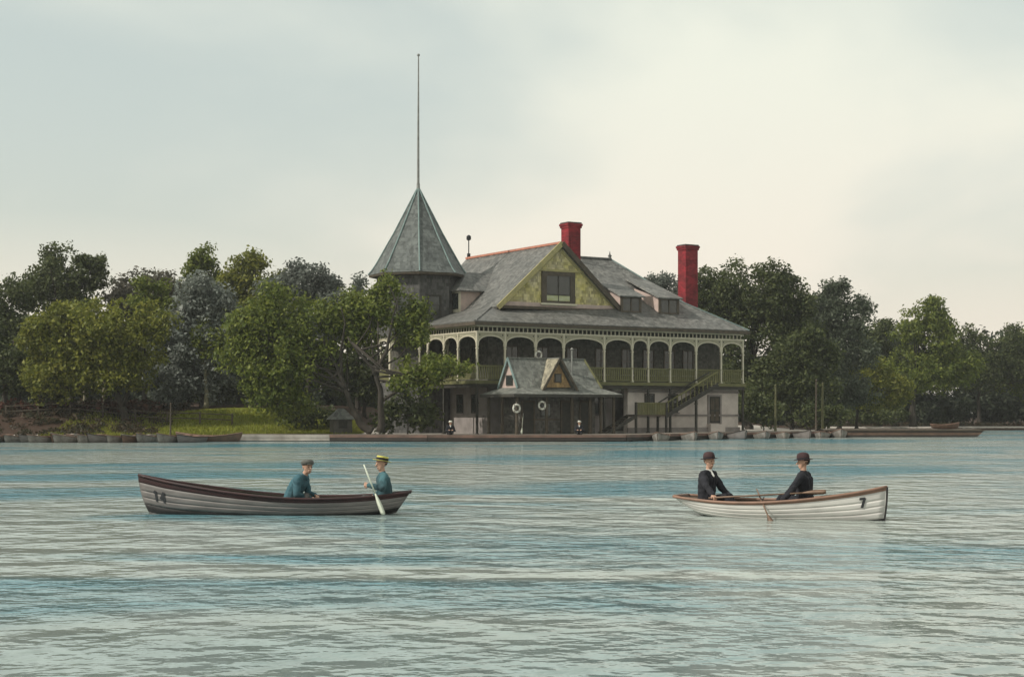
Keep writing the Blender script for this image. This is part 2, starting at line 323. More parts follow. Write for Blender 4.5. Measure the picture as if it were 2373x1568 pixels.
# ------------------------------------------------------------------ land
SX = [-3000,-200,-31,-18.5,-5.5,7.45,11.1,17.2,26.2,29,33,60,200,3000]
SY = [100,100,101,105,104,104.5,109.5,116.5,124.5,140,166,170,175,175]
def shore(x): return float(np.interp(x, SX, SY))
def sm(a, b, t):
    t = min(1, max(0, (t - a) / (b - a))); return t * t * (3 - 2 * t)
def land_z(x, y):
    d = y - shore(x)
    left = 1 - sm(-13.5, -9.5, x)
    z = .38 + left * (2.05 * sm(1.5, 15, d)) + .5 * sm(30, 60, d)
    z += left * .12 * math.sin(x * .55) * sm(2, 8, d)
    return z
def ground_mat():
    m = bpy.data.materials.new('ground'); m.use_nodes = True; t = m.node_tree; L = t.links.new; b = t.nodes['Principled BSDF']; b.inputs['Roughness'].default_value = .95; b.inputs['Specular IOR Level'].default_value = .1
    g = N(t, 'ShaderNodeNewGeometry'); n1 = N(t, 'ShaderNodeTexNoise'); n1.inputs['Scale'].default_value = .22; n1.inputs['Detail'].default_value = 7; L(g.outputs['Position'], n1.inputs['Vector'])
    n2 = N(t, 'ShaderNodeTexNoise'); n2.inputs['Scale'].default_value = 3; n2.inputs['Detail'].default_value = 5; L(g.outputs['Position'], n2.inputs['Vector'])
    at_ = N(t, 'ShaderNodeAttribute', attribute_name='cover')
    s = N(t, 'ShaderNodeSeparateColor'); L(at_.outputs['Color'], s.inputs[0])
    a = N(t, 'ShaderNodeMix', data_type='RGBA'); a.inputs[6].default_value = (.050,.036,.026,1); a.inputs[7].default_value = (.050,.028,.021,1); L(n1.outputs[0], a.inputs[0])
    gr = N(t, 'ShaderNodeMix', data_type='RGBA'); gr.inputs[6].default_value = (.12,.145,.018,1); gr.inputs[7].default_value = (.19,.20,.028,1); L(n2.outputs[0], gr.inputs[0])
    pv = N(t, 'ShaderNodeMix', data_type='RGBA'); pv.inputs[6].default_value = (.42,.39,.35,1); pv.inputs[7].default_value = (.30,.27,.24,1); L(n2.outputs[0], pv.inputs[0])
    def soft(ch):
        ad = N(t, 'ShaderNodeMath', operation='ADD'); L(ch, ad.inputs[0]); 
        q = N(t, 'ShaderNodeMath', operation='MULTIPLY_ADD'); L(n2.outputs[0], q.inputs[0]); q.inputs[1].default_value = .5; q.inputs[2].default_value = -.25; L(q.outputs[0], ad.inputs[1])
        r = N(t, 'ShaderNodeMapRange'); r.inputs[1].default_value = .4; r.inputs[2].default_value = .6; L(ad.outputs[0], r.inputs[0]); return r.outputs[0]
    m1 = N(t, 'ShaderNodeMix', data_type='RGBA'); L(soft(s.outputs[1]), m1.inputs[0]); L(a.outputs[2], m1.inputs[6]); L(gr.outputs[2], m1.inputs[7])
    m2 = N(t, 'ShaderNodeMix', data_type='RGBA'); L(soft(s.outputs[0]), m2.inputs[0]); L(m1.outputs[2], m2.inputs[6]); L(pv.outputs[2], m2.inputs[7])
    L(m2.outputs[2], b.inputs['Base Color'])
    bp = N(t, 'ShaderNodeBump'); bp.inputs['Distance'].default_value = .08; bp.inputs['Strength'].default_value = .6; L(n2.outputs[0], bp.inputs['Height']); L(bp.outputs[0], b.inputs['Normal'])
    MATS['ground'] = m
ground_mat()
def make_land():
    xs = np.concatenate([[-2390,-800,-300,-150,-100], np.arange(-70, 90.1, 1.0), [110,150,300,800,2390]])
    off = [-.35, 0, .25, 1, 2, 3.2, 4.5, 6, 7.5, 9, 11, 13, 15, 18, 22, 28, 36, 48, 65, 120, 400, 1500, 4700]
    V = []; col = []
    for x in xs:
        for k, d in enumerate(off):
            y = shore(x) + d
            z = -.6 if k == 0 else (.1 if k == 1 else land_z(x, y))
            V.append((x, y, z))
            grass = 1.0 if (-25 < x < -11.5 and 1.5 < d < 12) or False else (.6 if -31 < x < -25 and 2 < d < 6 else 0)
            pave = 1.0 if (-11 < x < 26.5 and d < 40) or (x >= 26.5 and .2 < d < 5) or (-34 < x < -22 and 1 < d < 2.4) else 0
            col.append((pave, grass, 0, 1))
    m = len(off); F = []
    for i in range(len(xs) - 1):
        for k in range(m - 1): F.append((i*m+k, (i+1)*m+k, (i+1)*m+k+1, i*m+k+1))
    me = bpy.data.meshes.new('ground'); me.from_pydata(V, [], F)
    ca = me.color_attributes.new('cover', 'FLOAT_COLOR', 'POINT'); ca.data.foreach_set('color', np.array(col, dtype=np.float32).ravel())
    me.polygons.foreach_set('use_smooth', [True] * len(F)); me.materials.append(MATS['ground'])
    tag(link('ground', me), kind='structure')
make_land()

# ------------------------------------------------------------------ boathouse
TH = R(32); BX, BY, BZ = -2.41, 107.0, .40
bh = empty('boathouse', (BX, BY, BZ), TH, 'large two storey boathouse with arched veranda, slate roof, pointed tower and red chimneys', 'boathouse')
def uof(px, v):           # position along the front for a picture column
    p = (px - CX) / FP; c, s = math.cos(TH), math.sin(TH)
    return (p * (BY + c * v) - BX + s * v) / (c - s * p)
def vof(px, u):
    p = (px - CX) / FP; c, s = math.cos(TH), math.sin(TH)
    return (BX + c * u - p * (BY + s * u)) / (s + p * c)
LF = 23.8; FL = 3.70; EV = 7.80; VB = 16.4        # front length, veranda floor, roof edge height, depth
def part(name, m, mb, parent=bh, **k): return mb.build(name, m, parent, **k)
# lower storey walls
part('stone_wall', 'stone', MB().box(13.2, LF - .05, .5, 1.0, -.1, FL - .28))
part('stone_wall', 'grey_stone', MB().box(2.2, 13.2, 2.3, 2.7, -.1, FL - .28))
part('stone_wall', 'grey_stone', MB().box(2.2, 2.6, 2.7, 15.5, -.1, FL - .28))
part('stone_wall', 'grey_stone', MB().box(LF - .5, LF - .1, 1.0, 15.5, -.1, FL - .28))
part('stone_wall', 'grey_stone', MB().box(2.6, LF - .5, 15.1, 15.5, -.1, FL - .28))
part('string_course', 'grey_stone', MB().box(13.2, LF + .0, .43, .52, 1.22, 1.36))
part('string_course', 'grey_stone', MB().box(13.2, LF + .0, .43, .52, 2.98, 3.14))
part('string_course', 'grey_stone', MB().box(2.13, 2.22, 2.7, 15.5, 1.22, 1.36))
part('stone_base', 'grey_stone', MB().box(13.15, LF + .05, .38, .52, -.1, .38))
def opening(parent, axis, a, b, z0, z1, plane, frame='dark_timber', pane='pane', bars=1, rails=1, out=-1, t=.09, name='window', sill=True):
    """window: frame with its panes set back, on a wall plane; axis 'y' = front wall, 'x' = side wall"""
    def bx(m, p0, p1, q0, q1, d0, d1):
        d0, d1 = sorted((plane + out*d0, plane + out*d1))
        return m.box(p0, p1, d0, d1, q0, q1) if axis == 'y' else m.box(d0, d1, p0, p1, q0, q1)
    fr = MB(); bx(fr, a, a+t, z0, z1, -.05, .07); bx(fr, b-t, b, z0, z1, -.05, .07); bx(fr, a+t, b-t, z1-t, z1, -.05, .065); bx(fr, a+t, b-t, z0, z0+t, -.05, .065)
    w_ = part(name, frame, fr, parent)
    n, k = bars + 1, rails + 1
    for i in range(n):
        for j in range(k):
            p0 = a + t + (b-a-2*t) * i / n; p1 = a + t + (b-a-2*t) * (i+1) / n; q0 = z0 + t + (z1-z0-2*t) * j / k; q1 = z0 + t + (z1-z0-2*t) * (j+1) / k
            if parent is bh: part('pane', pane, bx(MB(), p0+.02, p1-.02, q0+.02, q1-.02, .008, .02), w_)
            else: part('pane', pane, bx(MB(), p0+.02, p1-.02, q0+.02, q1-.02, .008, .02), parent)
    mu = MB()
    for i in range(1, n): c = a + t + (b-a-2*t) * i / n; bx(mu, c-.025, c+.025, z0+t, z1-t, .01, .05)
    for j in range(1, k): c = z0 + t + (z1-z0-2*t) * j / k; bx(mu, a+t, b-t, c-.025, c+.025, .012, .045)
    if bars or rails: part('glazing_bar', frame, mu, w_ if parent is bh else parent)
    if sill: part('sill', 'grey_stone', bx(MB(), a-.08, b+.08, z0-.1, z0, -.02, .14), w_ if parent is bh else parent)
    return w_
ud = uof(1655, .5)
d_ = part('door', 'dark_timber', MB().box(ud-.52, ud+.52, .44, .495, .70, 2.72))
part('door_frame', 'grey_stone', MB().box(ud-.66, ud-.52, .40, .50, .62, 2.86).box(ud+.52, ud+.66, .40, .50, .62, 2.86).box(ud-.52, ud+.52, .40, .50, 2.72, 2.86), d_)
part('door_panel', 'brown_timber', MB().box(ud-.40, ud-.05, .42, .442, .85, 1.6).box(ud+.05, ud+.40, .42, .442, .85, 1.6).box(ud-.40, ud-.05, .42, .442, 1.75, 2.6).box(ud+.05, ud+.40, .42, .442, 1.75, 2.6), d_)
part('door_step', 'stone', MB().box(ud-.7, ud+.7, .02, .50, -.05, .62), d_)
for u in (15.2, 17.4): opening(bh, 'y', u-.45, u+.45, 1.5, 2.9, .5)
for v in (4.0, 6.1): opening(bh, 'x', v-.45, v+.45, 1.45, 2.8, 2.2)
for u in (4.2, 6.6, 9.0, 11.4): opening(bh, 'y', u-.5, u+.5, 1.3, 2.8, 2.3)
# upper storey walls behind the veranda
part('timber_wall', 'dark_wall', MB().box(2.4, LF-.1, 2.5, 2.8, FL, 8.0))
part('timber_wall', 'dark_wall', MB().box(2.4, 2.7, 2.8, 14.5, FL, 8.0))
part('timber_wall', 'dark_wall', MB().box(21.3, 21.6, 2.8, 14.5, FL, 8.0))
for u in (4.4, 7.0, 9.6, 12.2, 14.6, 16.6, 18.6, 20.4): opening(bh, 'y', u-.55, u+.55, FL+.65, FL+2.6, 2.5, 'brown_timber', rails=1)
for v in (4.4, 6.6): opening(bh, 'x', v-.5, v+.5, FL+.65, FL+2.6, 2.4, 'brown_timber')
# veranda floor
fl = part('veranda_floor', 'brown_timber', MB().box(-.15, LF+.15, -.15, 2.5, FL-.22, FL).box(-.15, 2.4, 2.5, 7.6, FL-.22, FL))
part('floor_beam', 'dark_timber', MB().box(-.08, LF+.08, -.10, .12, FL-.46, FL-.22).box(-.10, .12, .12, 7.6, FL-.46, FL-.22), fl)
part('fascia_board', 'olive_paint', MB().box(-.19, LF+.19, -.19, -.15, FL-.22, FL+.02).box(-.19, -.15, -.15, 7.6, FL-.22, FL+.02), fl)
for u in np.arange(.6, LF, .62): part('joist', 'dark_timber', MB().box(u-.05, u+.05, .13, 2.45, FL-.40, FL-.225), fl)
# posts, arches, frieze
fpx = [1105,1170,1241,1306,1400,1465,1502,1553,1613,1671,1726]
FU = [uof(p, 0) for p in fpx]; FU[0] = 0.0; FU[-1] = LF
FV = [0.0, 2.6, 4.6, 7.0]
PT = 7.02                                         # underside of the frieze
def post_mesh(h0, h1, w, m):
    mb = MB(); c = w/2
    mb.box(-c, c, -c, c, h0, h1)
    mb.box(-c*1.5, c*1.5, -c*1.5, c*1.5, h0, h0+.12); mb.box(-c*1.45, c*1.45, -c*1.45, c*1.45, h0 + (h1-h0)*.66, h0 + (h1-h0)*.66 + .08)
    return mb.mesh('post', m)
up_post = post_mesh(FL, PT, .12, 'cream_paint'); lo_post = post_mesh(-.05, FL-.46, .14, 'dark_timber')
for i, u in enumerate(FU):
    o = link('post', up_post, bh); o.location = (u, 0, 0)
    if i in (0, 2, 4, 6, 7, 8, 10): o = link('post', lo_post, bh); o.location = (u, 0, 0)
for i, v in enumerate(FV[1:] + [14.4]):
    o = link('post', up_post, bh); o.location = (0, v, 0)
    if i in (1, 3): o = link('post', lo_post, bh); o.location = (0, v, 0)
def arch_poly(w, n=12):
    h = w/2; z1 = PT; zc = PT - .20; zs = PT - .20 - min(.75, h * .85)
    pts = [(-h, z1), (-h, zs - .12), (-h + .05, zs - .12)]
    for k in range(n + 1):
        a = math.pi * (1 - k / n); pts.append(((h - .05) * math.cos(a), zs + (zc - zs) * math.sin(a) ** .8))
    pts += [(h - .05, zs - .12), (h, zs - .12), (h, z1)]
    return pts
def arch(w, parent):
    """board pierced by the arch, as separate convex strips so that it fills cleanly"""
    h = w/2; zc = PT - .20; drop = min(.75, h * .85); n = 14; mb = MB()
    zs = zc - drop
    for k in range(n):
        a0 = math.pi * (1 - k / n); a1 = math.pi * (1 - (k+1) / n)
        x0 = (h-.04)*math.cos(a0); x1 = (h-.04)*math.cos(a1); b0 = zs + drop*math.sin(a0)**.7; b1 = zs + drop*math.sin(a1)**.7
        mb.plate([(x0, b0), (x1, b1), (x1, PT), (x0, PT)], 'y', -.035, .035)
    o = part('arch', 'spandrel', mb)
    tm = MB(); pts = [((h-.05)*math.cos(math.pi*(1-k/n)), 0, zs + drop*math.sin(math.pi*(1-k/n))**.7) for k in range(n+1)]
    for k in range(n): tm.beam(pts[k], pts[k+1], .11, .075)
    part('arch_trim', 'cream_paint', tm, o)
    for sx_ in (-1, 1):
        c_ = (sx_*(h-.20), PT-.16); d_ = .07
        part('spandrel_piece', 'dark_timber', MB().plate([(c_[0]-d_, c_[1]), (c_[0], c_[1]-d_), (c_[0]+d_, c_[1]), (c_[0], c_[1]+d_)], 'y', -.042, .042), o)
    return o
for i in range(len(FU) - 1):
    o = arch(FU[i+1]-FU[i], bh); o.location = ((FU[i]+FU[i+1])/2, 0, 0)
FVV = FV
for i in range(len(FVV) - 1):
    o = arch(FVV[i+1]-FVV[i], bh); o.location = (0, (FVV[i]+FVV[i+1])/2, 0); o.rotation_euler = (0,0,R(90))
fr = part('frieze', 'cream_paint', MB().box(-.07, LF+.07, -.07, .07, PT, PT+.10).box(-.07, LF+.07, -.07, .07, PT+.40, PT+.50).box(-.07, .07, .07, 7.4, PT, PT+.10).box(-.07, .07, .07, 7.4, PT+.40, PT+.50))
sp = MB().lathe([(.03,0),(.055,.06),(.03,.10),(.062,.17),(.03,.24),(.05,.30)], n=6).mesh('spindle', 'cream_paint')
for u in np.arange(.18, LF, .36): o = link('spindle', sp, fr); o.location = (u, 0, PT+.10)
for v in np.arange(.36, 7.3, .36): o = link('spindle', sp, fr); o.location = (0, v, PT+.10)
part('cornice', 'ochre_trim', MB().box(-.16, LF+.16, -.16, .16, PT+.50, PT+.64).box(-.16, .16, .16, 7.6, PT+.50, PT+.64))
part('eave_board', 'brown_timber', MB().box(-.42, LF+.42, -.42, -.36, EV-.30, EV-.07).box(-.42, -.36, -.36, 7.6, EV-.30, EV-.07).box(LF+.36, LF+.42, -.36, VB, EV-.30, EV-.07))
part('soffit', 'olive_paint', MB().box(-.36, LF+.36, -.36, 2.5, EV-.24, EV-.17).box(-.36, 2.4, 2.5, 7.6, EV-.24, EV-.17))
# railing
rl = part('railing', 'olive_paint', MB().box(-.05, LF+.05, -.06, .06, FL+.98, FL+1.07).box(-.05, LF+.05, -.05, .05, FL+.10, FL+.18).box(-.06, .06, .06, 7.6, FL+.98, FL+1.07).box(-.05, .05, .05, 7.6, FL+.10, FL+.18))
ba = MB().box(-.055, .055, -.02, .02, FL+.18, FL+.98).mesh('baluster', 'olive_paint')
for u in np.arange(.2, LF-.1, .19):
    if min(abs(u - q) for q in FU) > .11: o = link('baluster', ba, rl); o.location = (u, 0, 0)
for v in np.arange(.25, 7.2, .19): o = link('baluster', ba, rl); o.location = (0, v, 0); o.rotation_euler = (0,0,R(90))
# outside stair
ua, ub, uc = uof(1462, -.7), uof(1532, -.7), uof(1652, -.7); LZ = 1.35
st = part('staircase', 'brown_timber', MB().box(ua, ub, -1.35, -.24, LZ-.12, LZ))
for k in range(2):
    y = -1.32 if k else -.30
    part('stringer', 'dark_timber', MB().beam((ub, y, LZ-.10), (uc, y, FL-.12), .06, .30), st)
    part('handrail', 'olive_paint' if k else 'dark_timber', MB().beam((ub, y, LZ+.85), (uc, y, FL+.85), .07, .09), st)
    part('stringer', 'dark_timber', MB().beam((ua-2.6, y, -.05), (ua, y, LZ-.10), .06, .26), st)
ns = 12
for k in range(ns):
    f = (k + .5) / ns; u = ub + (uc - ub) * f; z = LZ + (FL - LZ) * f
    part('step', 'brown_timber', MB().box(u-.17, u+.17, -1.28, -.34, z-.05, z), st)
    part('baluster', 'olive_paint', MB().box(u-.03, u+.03, -1.345, -1.295, z-.02, z+.86), st)
for k in range(7):
    f = (k + .5) / 7; u = ua - 2.6 + 2.6 * f; z = LZ * f
    part('step', 'brown_timber', MB().box(u-.17, u+.17, -1.28, -.34, z-.05, z), st)
for u in np.arange(ua+.06, ub, .15): part('baluster', 'olive_paint', MB().box(u-.055, u+.055, -1.345, -1.305, LZ, LZ+.80), st)
part('handrail', 'olive_paint', MB().box(ua, ub, -1.37, -1.28, LZ+.80, LZ+.88), st)
for u, y in ((ua, -1.32), (ub, -1.32), (ub, -.30), (uof(1613, -1.3), -1.32)):
    top = LZ + .9 if u != uof(1613, -1.3) else LZ + (FL-LZ)*(u-ub)/(uc-ub) - .25
    part('newel', 'dark_timber', MB().box(u-.07, u+.07, y-.07, y+.07, -.05, top), st)
# roof
SL = .14
def slope(poly, m='slate', parent=bh, name='roof_slope', t=SL): return part(name, m, MB().slab(poly, t), parent)
UB, ZB, ZR, GU = 2.85, 9.02, 13.80, 8.2            # break line, ridge, gable axis
ZM = 13.62; UR, VR = 17.2, 8.2                     # main ridge
HB = (20.6, 3.2, 10.0); HK = (20.6, 13.2, 10.0)
E0 = -.36
slope([(E0,E0,EV),(LF-E0,E0,EV),HB,(UB,UB,ZB)])
slope([(E0,E0,EV),(UB,UB,ZB),(UB,VB-2.8,ZB),(1.2,12.5,8.4),(E0,7.8,EV)])
slope([(UB,UB,ZB),HB,(UR,VR,ZM),(GU,VR,ZM)])
slope([(LF-E0,E0,EV),(LF-E0,VB+.45,EV),HK,HB])
slope([HB,HK,(UR,VR,ZM)])
slope([(UB-.5,VB+.45,EV),(LF-E0,VB+.45,EV),HK,(UB,VB-2.8,ZB)])
slope([(UB,VB-2.8,ZB),HK,(UR,VR,ZM),(GU,VR,ZM)])
G0, GB = 1.72, 15.4
HW = GU - UB
slope([(UB-.0,G0,ZB),(GU,G0,ZR),(GU,GB,ZR),(UB-.0,GB-1.5,ZB)])
slope([(GU+HW,G0,ZB),(GU,G0,ZR),(GU,GB,ZR),(GU+HW,GB-1.5,ZB)])
slope([(UB,GB-1.5,ZB),(GU+HW,GB-1.5,ZB),(GU,GB,ZR)])
part('ridge_cap', 'terracotta', MB().beam((GU,G0,ZR+.03),(GU,GB,ZR+.03),.26,.16))
part('ridge_cap', 'slate', MB().beam((GU+1,VR,ZM+.03),(UR,VR,ZM+.03),.24,.14))
part('hip_cap', 'verdigris', MB().beam(Vector((UR,VR,ZM))+Vector((0,0,.02)),Vector(HB)+Vector((0,0,.04)),.16,.08))
part('hip_cap', 'verdigris', MB().beam(Vector(HB)+Vector((0,0,.03)),Vector((LF-E0,E0,EV+.02)),.16,.07))
part('hip_cap', 'slate', MB().beam((E0,E0,EV+.02),(UB,UB,ZB+.03),.16,.07))
fin = MB().lathe([(.16,0),(.10,.15),(.16,.25),(.05,.40),(.02,.62)], (UR-.1,VR,ZM+.02), 8)
part('finial', 'slate', fin)
# front gable
gv = 2.0; gz = ZB - .05
def gable_w(z): return HW * (ZR - .12 - z) / (ZR - ZB)
gw_ = part('gable_wall', 'gable_shingle', MB().plate([(GU-gable_w(gz),gz),(GU+gable_w(gz),gz),(GU,ZR-.15)], 'y', gv, gv+.15))
for s in (-1, 1):
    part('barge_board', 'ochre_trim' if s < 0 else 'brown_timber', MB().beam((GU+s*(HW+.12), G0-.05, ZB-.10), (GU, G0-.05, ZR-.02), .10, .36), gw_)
    part('rafter_trim', 'ochre_trim', MB().beam((GU+s*(HW-.35), gv-.03, ZB+.12), (GU, gv-.03, ZR-.45), .05, .16), gw_)
part('gable_shadow_strip', 'brown_timber', MB().box(GU-HW-.05, GU+HW+.05, gv-.28, gv+.02, gz-.06, gz+.14), gw_)  # dark board stands for the shadow line along the gable foot
part('gable_band', 'pink_boards', MB().box(GU-HW+.55, GU+HW-.55, gv-.05, gv-.003, gz+.14, gz+.45), gw_)
zb2 = 11.72
part('gable_band', 'ochre_trim', MB().box(GU-gable_w(zb2)+.1, GU+gable_w(zb2)-.1, gv-.09, gv-.003, zb2, zb2+.16), gw_)
wl, wr_, w0, w1 = GU-1.62, GU+1.28, 9.42, 11.70
part('window_frame', 'brown_timber', MB().box(wl,wl+.42,gv-.11,gv-.002,w0,w1).box(wr_-.42,wr_,gv-.11,gv-.002,w0,w1).box(wl+.42,wr_-.42,gv-.105,gv-.002,w1-.3,w1).box(wl+.42,wr_-.42,gv-.105,gv-.002,w0,w0+.16), gw_)
part('sill', 'cream_paint', MB().box(wl-.12,wr_+.12,gv-.20,gv-.002,w0-.14,w0), gw_)
for i in range(2):
    a = wl+.42 + i*(wr_-wl-.84)/2
    part('pane', 'pane', MB().box(a+.02, a+(wr_-wl-.84)/2-.02, gv-.05, gv-.003, w0+.62, w1-.3), gw_)
    part('window_blind', 'blind', MB().box(a+.02, a+(wr_-wl-.84)/2-.02, gv-.06, gv-.003, w0+.18, w0+.58), gw_)
part('glazing_bar', 'dark_timber', MB().box((wl+wr_)/2-.03,(wl+wr_)/2+.03,gv-.085,gv-.003,w0+.16,w1-.3).box(wl+.42,wr_-.42,gv-.08,gv-.004,w0+.57,w0+.65), gw_)
# front dormers
for px in (1463, 1551):
    vf = 1.5; u = uof(px, vf); z0 = 8.95; z1 = 10.15; hw_ = .95
    zr = lambda v: ZB + (v - UB) * .86 + .3
    dm = part('dormer', 'pink_boards', MB().plate([(vf+.12, z0-.3), (vf+.12, z1), (vf+3.2, z1+.9), (vf+3.2, z0+.6)], 'x', u-hw_, u-hw_+.12).plate([(vf+.12, z0-.3), (vf+.12, z1), (vf+3.2, z1+.9), (vf+3.2, z0+.6)], 'x', u+hw_-.12, u+hw_))
    part('dormer_front', 'brown_timber', MB().box(u-hw_, u-hw_+.2, vf, vf+.12, z0-.3, z1).box(u+hw_-.2, u+hw_, vf, vf+.12, z0-.3, z1).box(u-hw_+.2, u+hw_-.2, vf, vf+.12, z1-.16, z1).box(u-hw_+.2, u+hw_-.2, vf, vf+.12, z0-.3, z0+.12).box(u-.05, u+.05, vf, vf+.12, z0+.12, z1-.16), dm)
    for s in (-1, 1): part('pane', 'pane', MB().box(min(u+s*.05, u+s*(hw_-.2)), max(u+s*.05, u+s*(hw_-.2)), vf+.04, vf+.08, z0+.12, z1-.16), dm)
    part('dormer_roof', 'slate', MB().slab([(u-hw_-.22,vf-.22,z1+.02),(u+hw_+.22,vf-.22,z1+.02),(u+hw_+.1,vf+4.2,z1+1.75),(u-hw_-.1,vf+4.2,z1+1.75)], .1), dm)
# side dormer on the left slope
v0, v1 = 6.65, 9.55; z0 = 9.0; z1 = 10.45; uf = 2.45
dm = part('dormer', 'pink_boards', MB().plate([(uf+.12,z0-.3),(uf+.12,z1),(uf+2.0,z1),(uf+2.0,z0+1.1)], 'y', v0, v0+.12).plate([(uf+.12,z0-.3),(uf+.12,z1),(uf+2.0,z1),(uf+2.0,z0+1.1)], 'y', v1-.12, v1))
part('dormer_front', 'cream_paint', MB().box(uf, uf+.12, v0, v0+.16, z0-.3, z1).box(uf, uf+.12, v1-.16, v1, z0-.3, z1).box(uf, uf+.12, (v0+v1)/2-.09, (v0+v1)/2+.09, z0+.1, z1).box(uf, uf+.12, v0+.16, v1-.16, z0-.3, z0+.1).box(uf, uf+.12, v0+.16, v1-.16, z1-.18, z1), dm)
for k in range(2):
    a = v0 + .16 + k*((v1-v0)/2 - .07)
    part('pane', 'pane', MB().box(uf+.04, uf+.08, a, a+(v1-v0)/2-.25, z0+.1, z1-.18), dm)
e = .35; zt = 11.95; vm = (v0+v1)/2
for pl in ([(uf-e,v0-e,z1),(uf-e,v1+e,z1),(uf+1.5,vm,zt)], [(uf-e,v0-e,z1),(uf+2.3,v0-e,z1),(uf+4.2,vm,zt),(uf+1.5,vm,zt)], [(uf-e,v1+e,z1),(uf+2.3,v1+e,z1),(uf+4.2,vm,zt),(uf+1.5,vm,zt)]):
    part('dormer_roof', 'slate', MB().slab(pl, .1), dm)
# chimneys
def chimney(u, v, w, d, z0, z1):
    c = part('chimney', 'brick_red', MB().box(u-w/2, u+w/2, v-d/2, v+d/2, z0, z1-.42).box(u-w/2+.2, u+w/2-.2, v-d/2-.05, v-d/2+.01, z1-2.4, z1-1.1), bevel=.02)
    part('corbel', 'brick_red', MB().box(u-w/2-.06, u+w/2+.06, v-d/2-.06, v+d/2+.06, z1-.42, z1-.26).box(u-w/2-.11, u+w/2+.11, v-d/2-.11, v+d/2+.11, z1-.26, z1-.10), c)
    part('chimney_cap', 'soot', MB().box(u-w/2-.05, u+w/2+.05, v-d/2-.05, v+d/2+.05, z1-.10, z1).box(u-.28, u+.28, v-.2, v+.2, z1, z1+.03), c)
chimney(uof(1323, 4), 4.0, 1.10, 1.0, 10.5, 15.65)
chimney(uof(1594, 4), 4.0, 1.22, 1.0, 8.2, 14.62)
# vent pipe at the back end of the ridge
part('vent_pipe', 'iron', MB().tube([(GU,15.1,ZR-.4),(GU,15.1,ZR+.4)], .14, 8).tube([(GU,15.1,ZR+.4),(GU,15.1,ZR+1.5)], .045, 6).lathe([(.10,0),(.19,.06),(.19,.32),(.06,.42)], (GU,15.1,ZR+1.45), 8))
# tower
TU, TV = .95, 10.2
tw = part('tower_wall', 'tower_shingle', MB().lathe([(3.1,PT),(3.1,11.75)], (TU,TV,0), 8, R(-85-32)))
part('tower_base', 'tower_shingle', MB().lathe([(3.0,-.1),(3.0,FL)], (TU,TV,0), 8, R(-85-32)))
part('tower_core', 'dark_wall', MB().lathe([(2.2,FL),(2.2,PT)], (TU,TV,0), 8, R(-85-32)))
for k in range(8):
    a = R(-85-32) + k*math.pi/4; rr = 3.0
    o = link('post', up_post, bh); o.location = (TU+rr*math.cos(a), TV+rr*math.sin(a), 0); o.rotation_euler = (0,0,a)
    am = a + math.pi/8; o = arch(2*rr*math.sin(math.pi/8), bh); o.location = (TU+rr*math.cos(math.pi/8)*math.cos(am), TV+rr*math.cos(math.pi/8)*math.sin(am), 0); o.rotation_euler = (0,0,am+math.pi/2)
    o = part('tower_rail', 'olive_paint', MB().box(-1.1,1.1,-.03,.03,FL+.1,FL+.95)); o.location = (TU+rr*math.cos(math.pi/8)*math.cos(am), TV+rr*math.cos(math.pi/8)*math.sin(am), 0); o.rotation_euler = (0,0,am+math.pi/2)
prof = [(3.72,11.72),(3.45,12.02),(3.08,12.58),(1.80,14.85),(.30,17.75),(.06,18.2)]
tr = part('tower_roof', 'tower_slate', MB().lathe(prof, (TU,TV,0), 8, R(-85-32)))
part('tower_eave', 'brown_timber', MB().lathe([(3.2,11.5),(3.66,11.55),(3.70,11.715),(3.2,11.715)], (TU,TV,0), 8, R(-85-32)))
for k in range(8):
    a = R(-85-32) + k*math.pi/4; ps = [(TU+(r+.02)*math.cos(a), TV+(r+.02)*math.sin(a), z+.03) for r, z in prof]
    part('hip_cap', 'verdigris', MB().tube(ps, .055, 6), tr)
for k in range(8):
    a = R(-85-32) + (k+.5)*math.pi/4; rr = 3.1*math.cos(math.pi/8)
    for zz, hh in ((8.6, 1.5),):
        c, s = math.cos(a), math.sin(a); P = lambda t_, d_, z_: (TU + c*(rr+d_) - s*t_, TV + s*(rr+d_) + c*t_, z_)
        def obx(mb, t0, t1, d0, d1, q0, q1):
            vs = [P(t0,d0,q0),P(t1,d0,q0),P(t1,d1,q0),P(t0,d1,q0),P(t0,d0,q1),P(t1,d0,q1),P(t1,d1,q1),P(t0,d1,q1)]
            return mb.add(vs, [(0,3,2,1),(4,5,6,7),(0,1,5,4),(1,2,6,5),(2,3,7,6),(3,0,4,7)])
        fm = 'dark_timber'
        m_ = MB(); obx(m_, -.55,-.43,0,.07,zz,zz+hh); obx(m_, .43,.55,0,.07,zz,zz+hh); obx(m_, -.43,.43,0,.065,zz+hh-.12,zz+hh); obx(m_, -.43,.43,0,.065,zz,zz+.1); obx(m_, -.43,.43,.01,.05,zz+hh*.5,zz+hh*.5+.06)
        part('window_frame', fm, m_, tw)
        part('pane', 'pane', obx(MB(), -.43,.43,.0,.02,zz+.1,zz+hh*.5), tw); part('pane', 'pane', obx(MB(), -.43,.43,.0,.02,zz+hh*.5+.06,zz+hh-.12), tw)
part('flagpole', 'pole_paint', MB().tube([(TU,TV,17.9),(TU,TV,18.6)], [.16,.12], 8).tube([(TU,TV,18.6),(TU,TV,22),(TU+.02,TV,28.1)], [.10,.085,.045], 8).ball((TU+.02,TV,28.2), .11), tr)

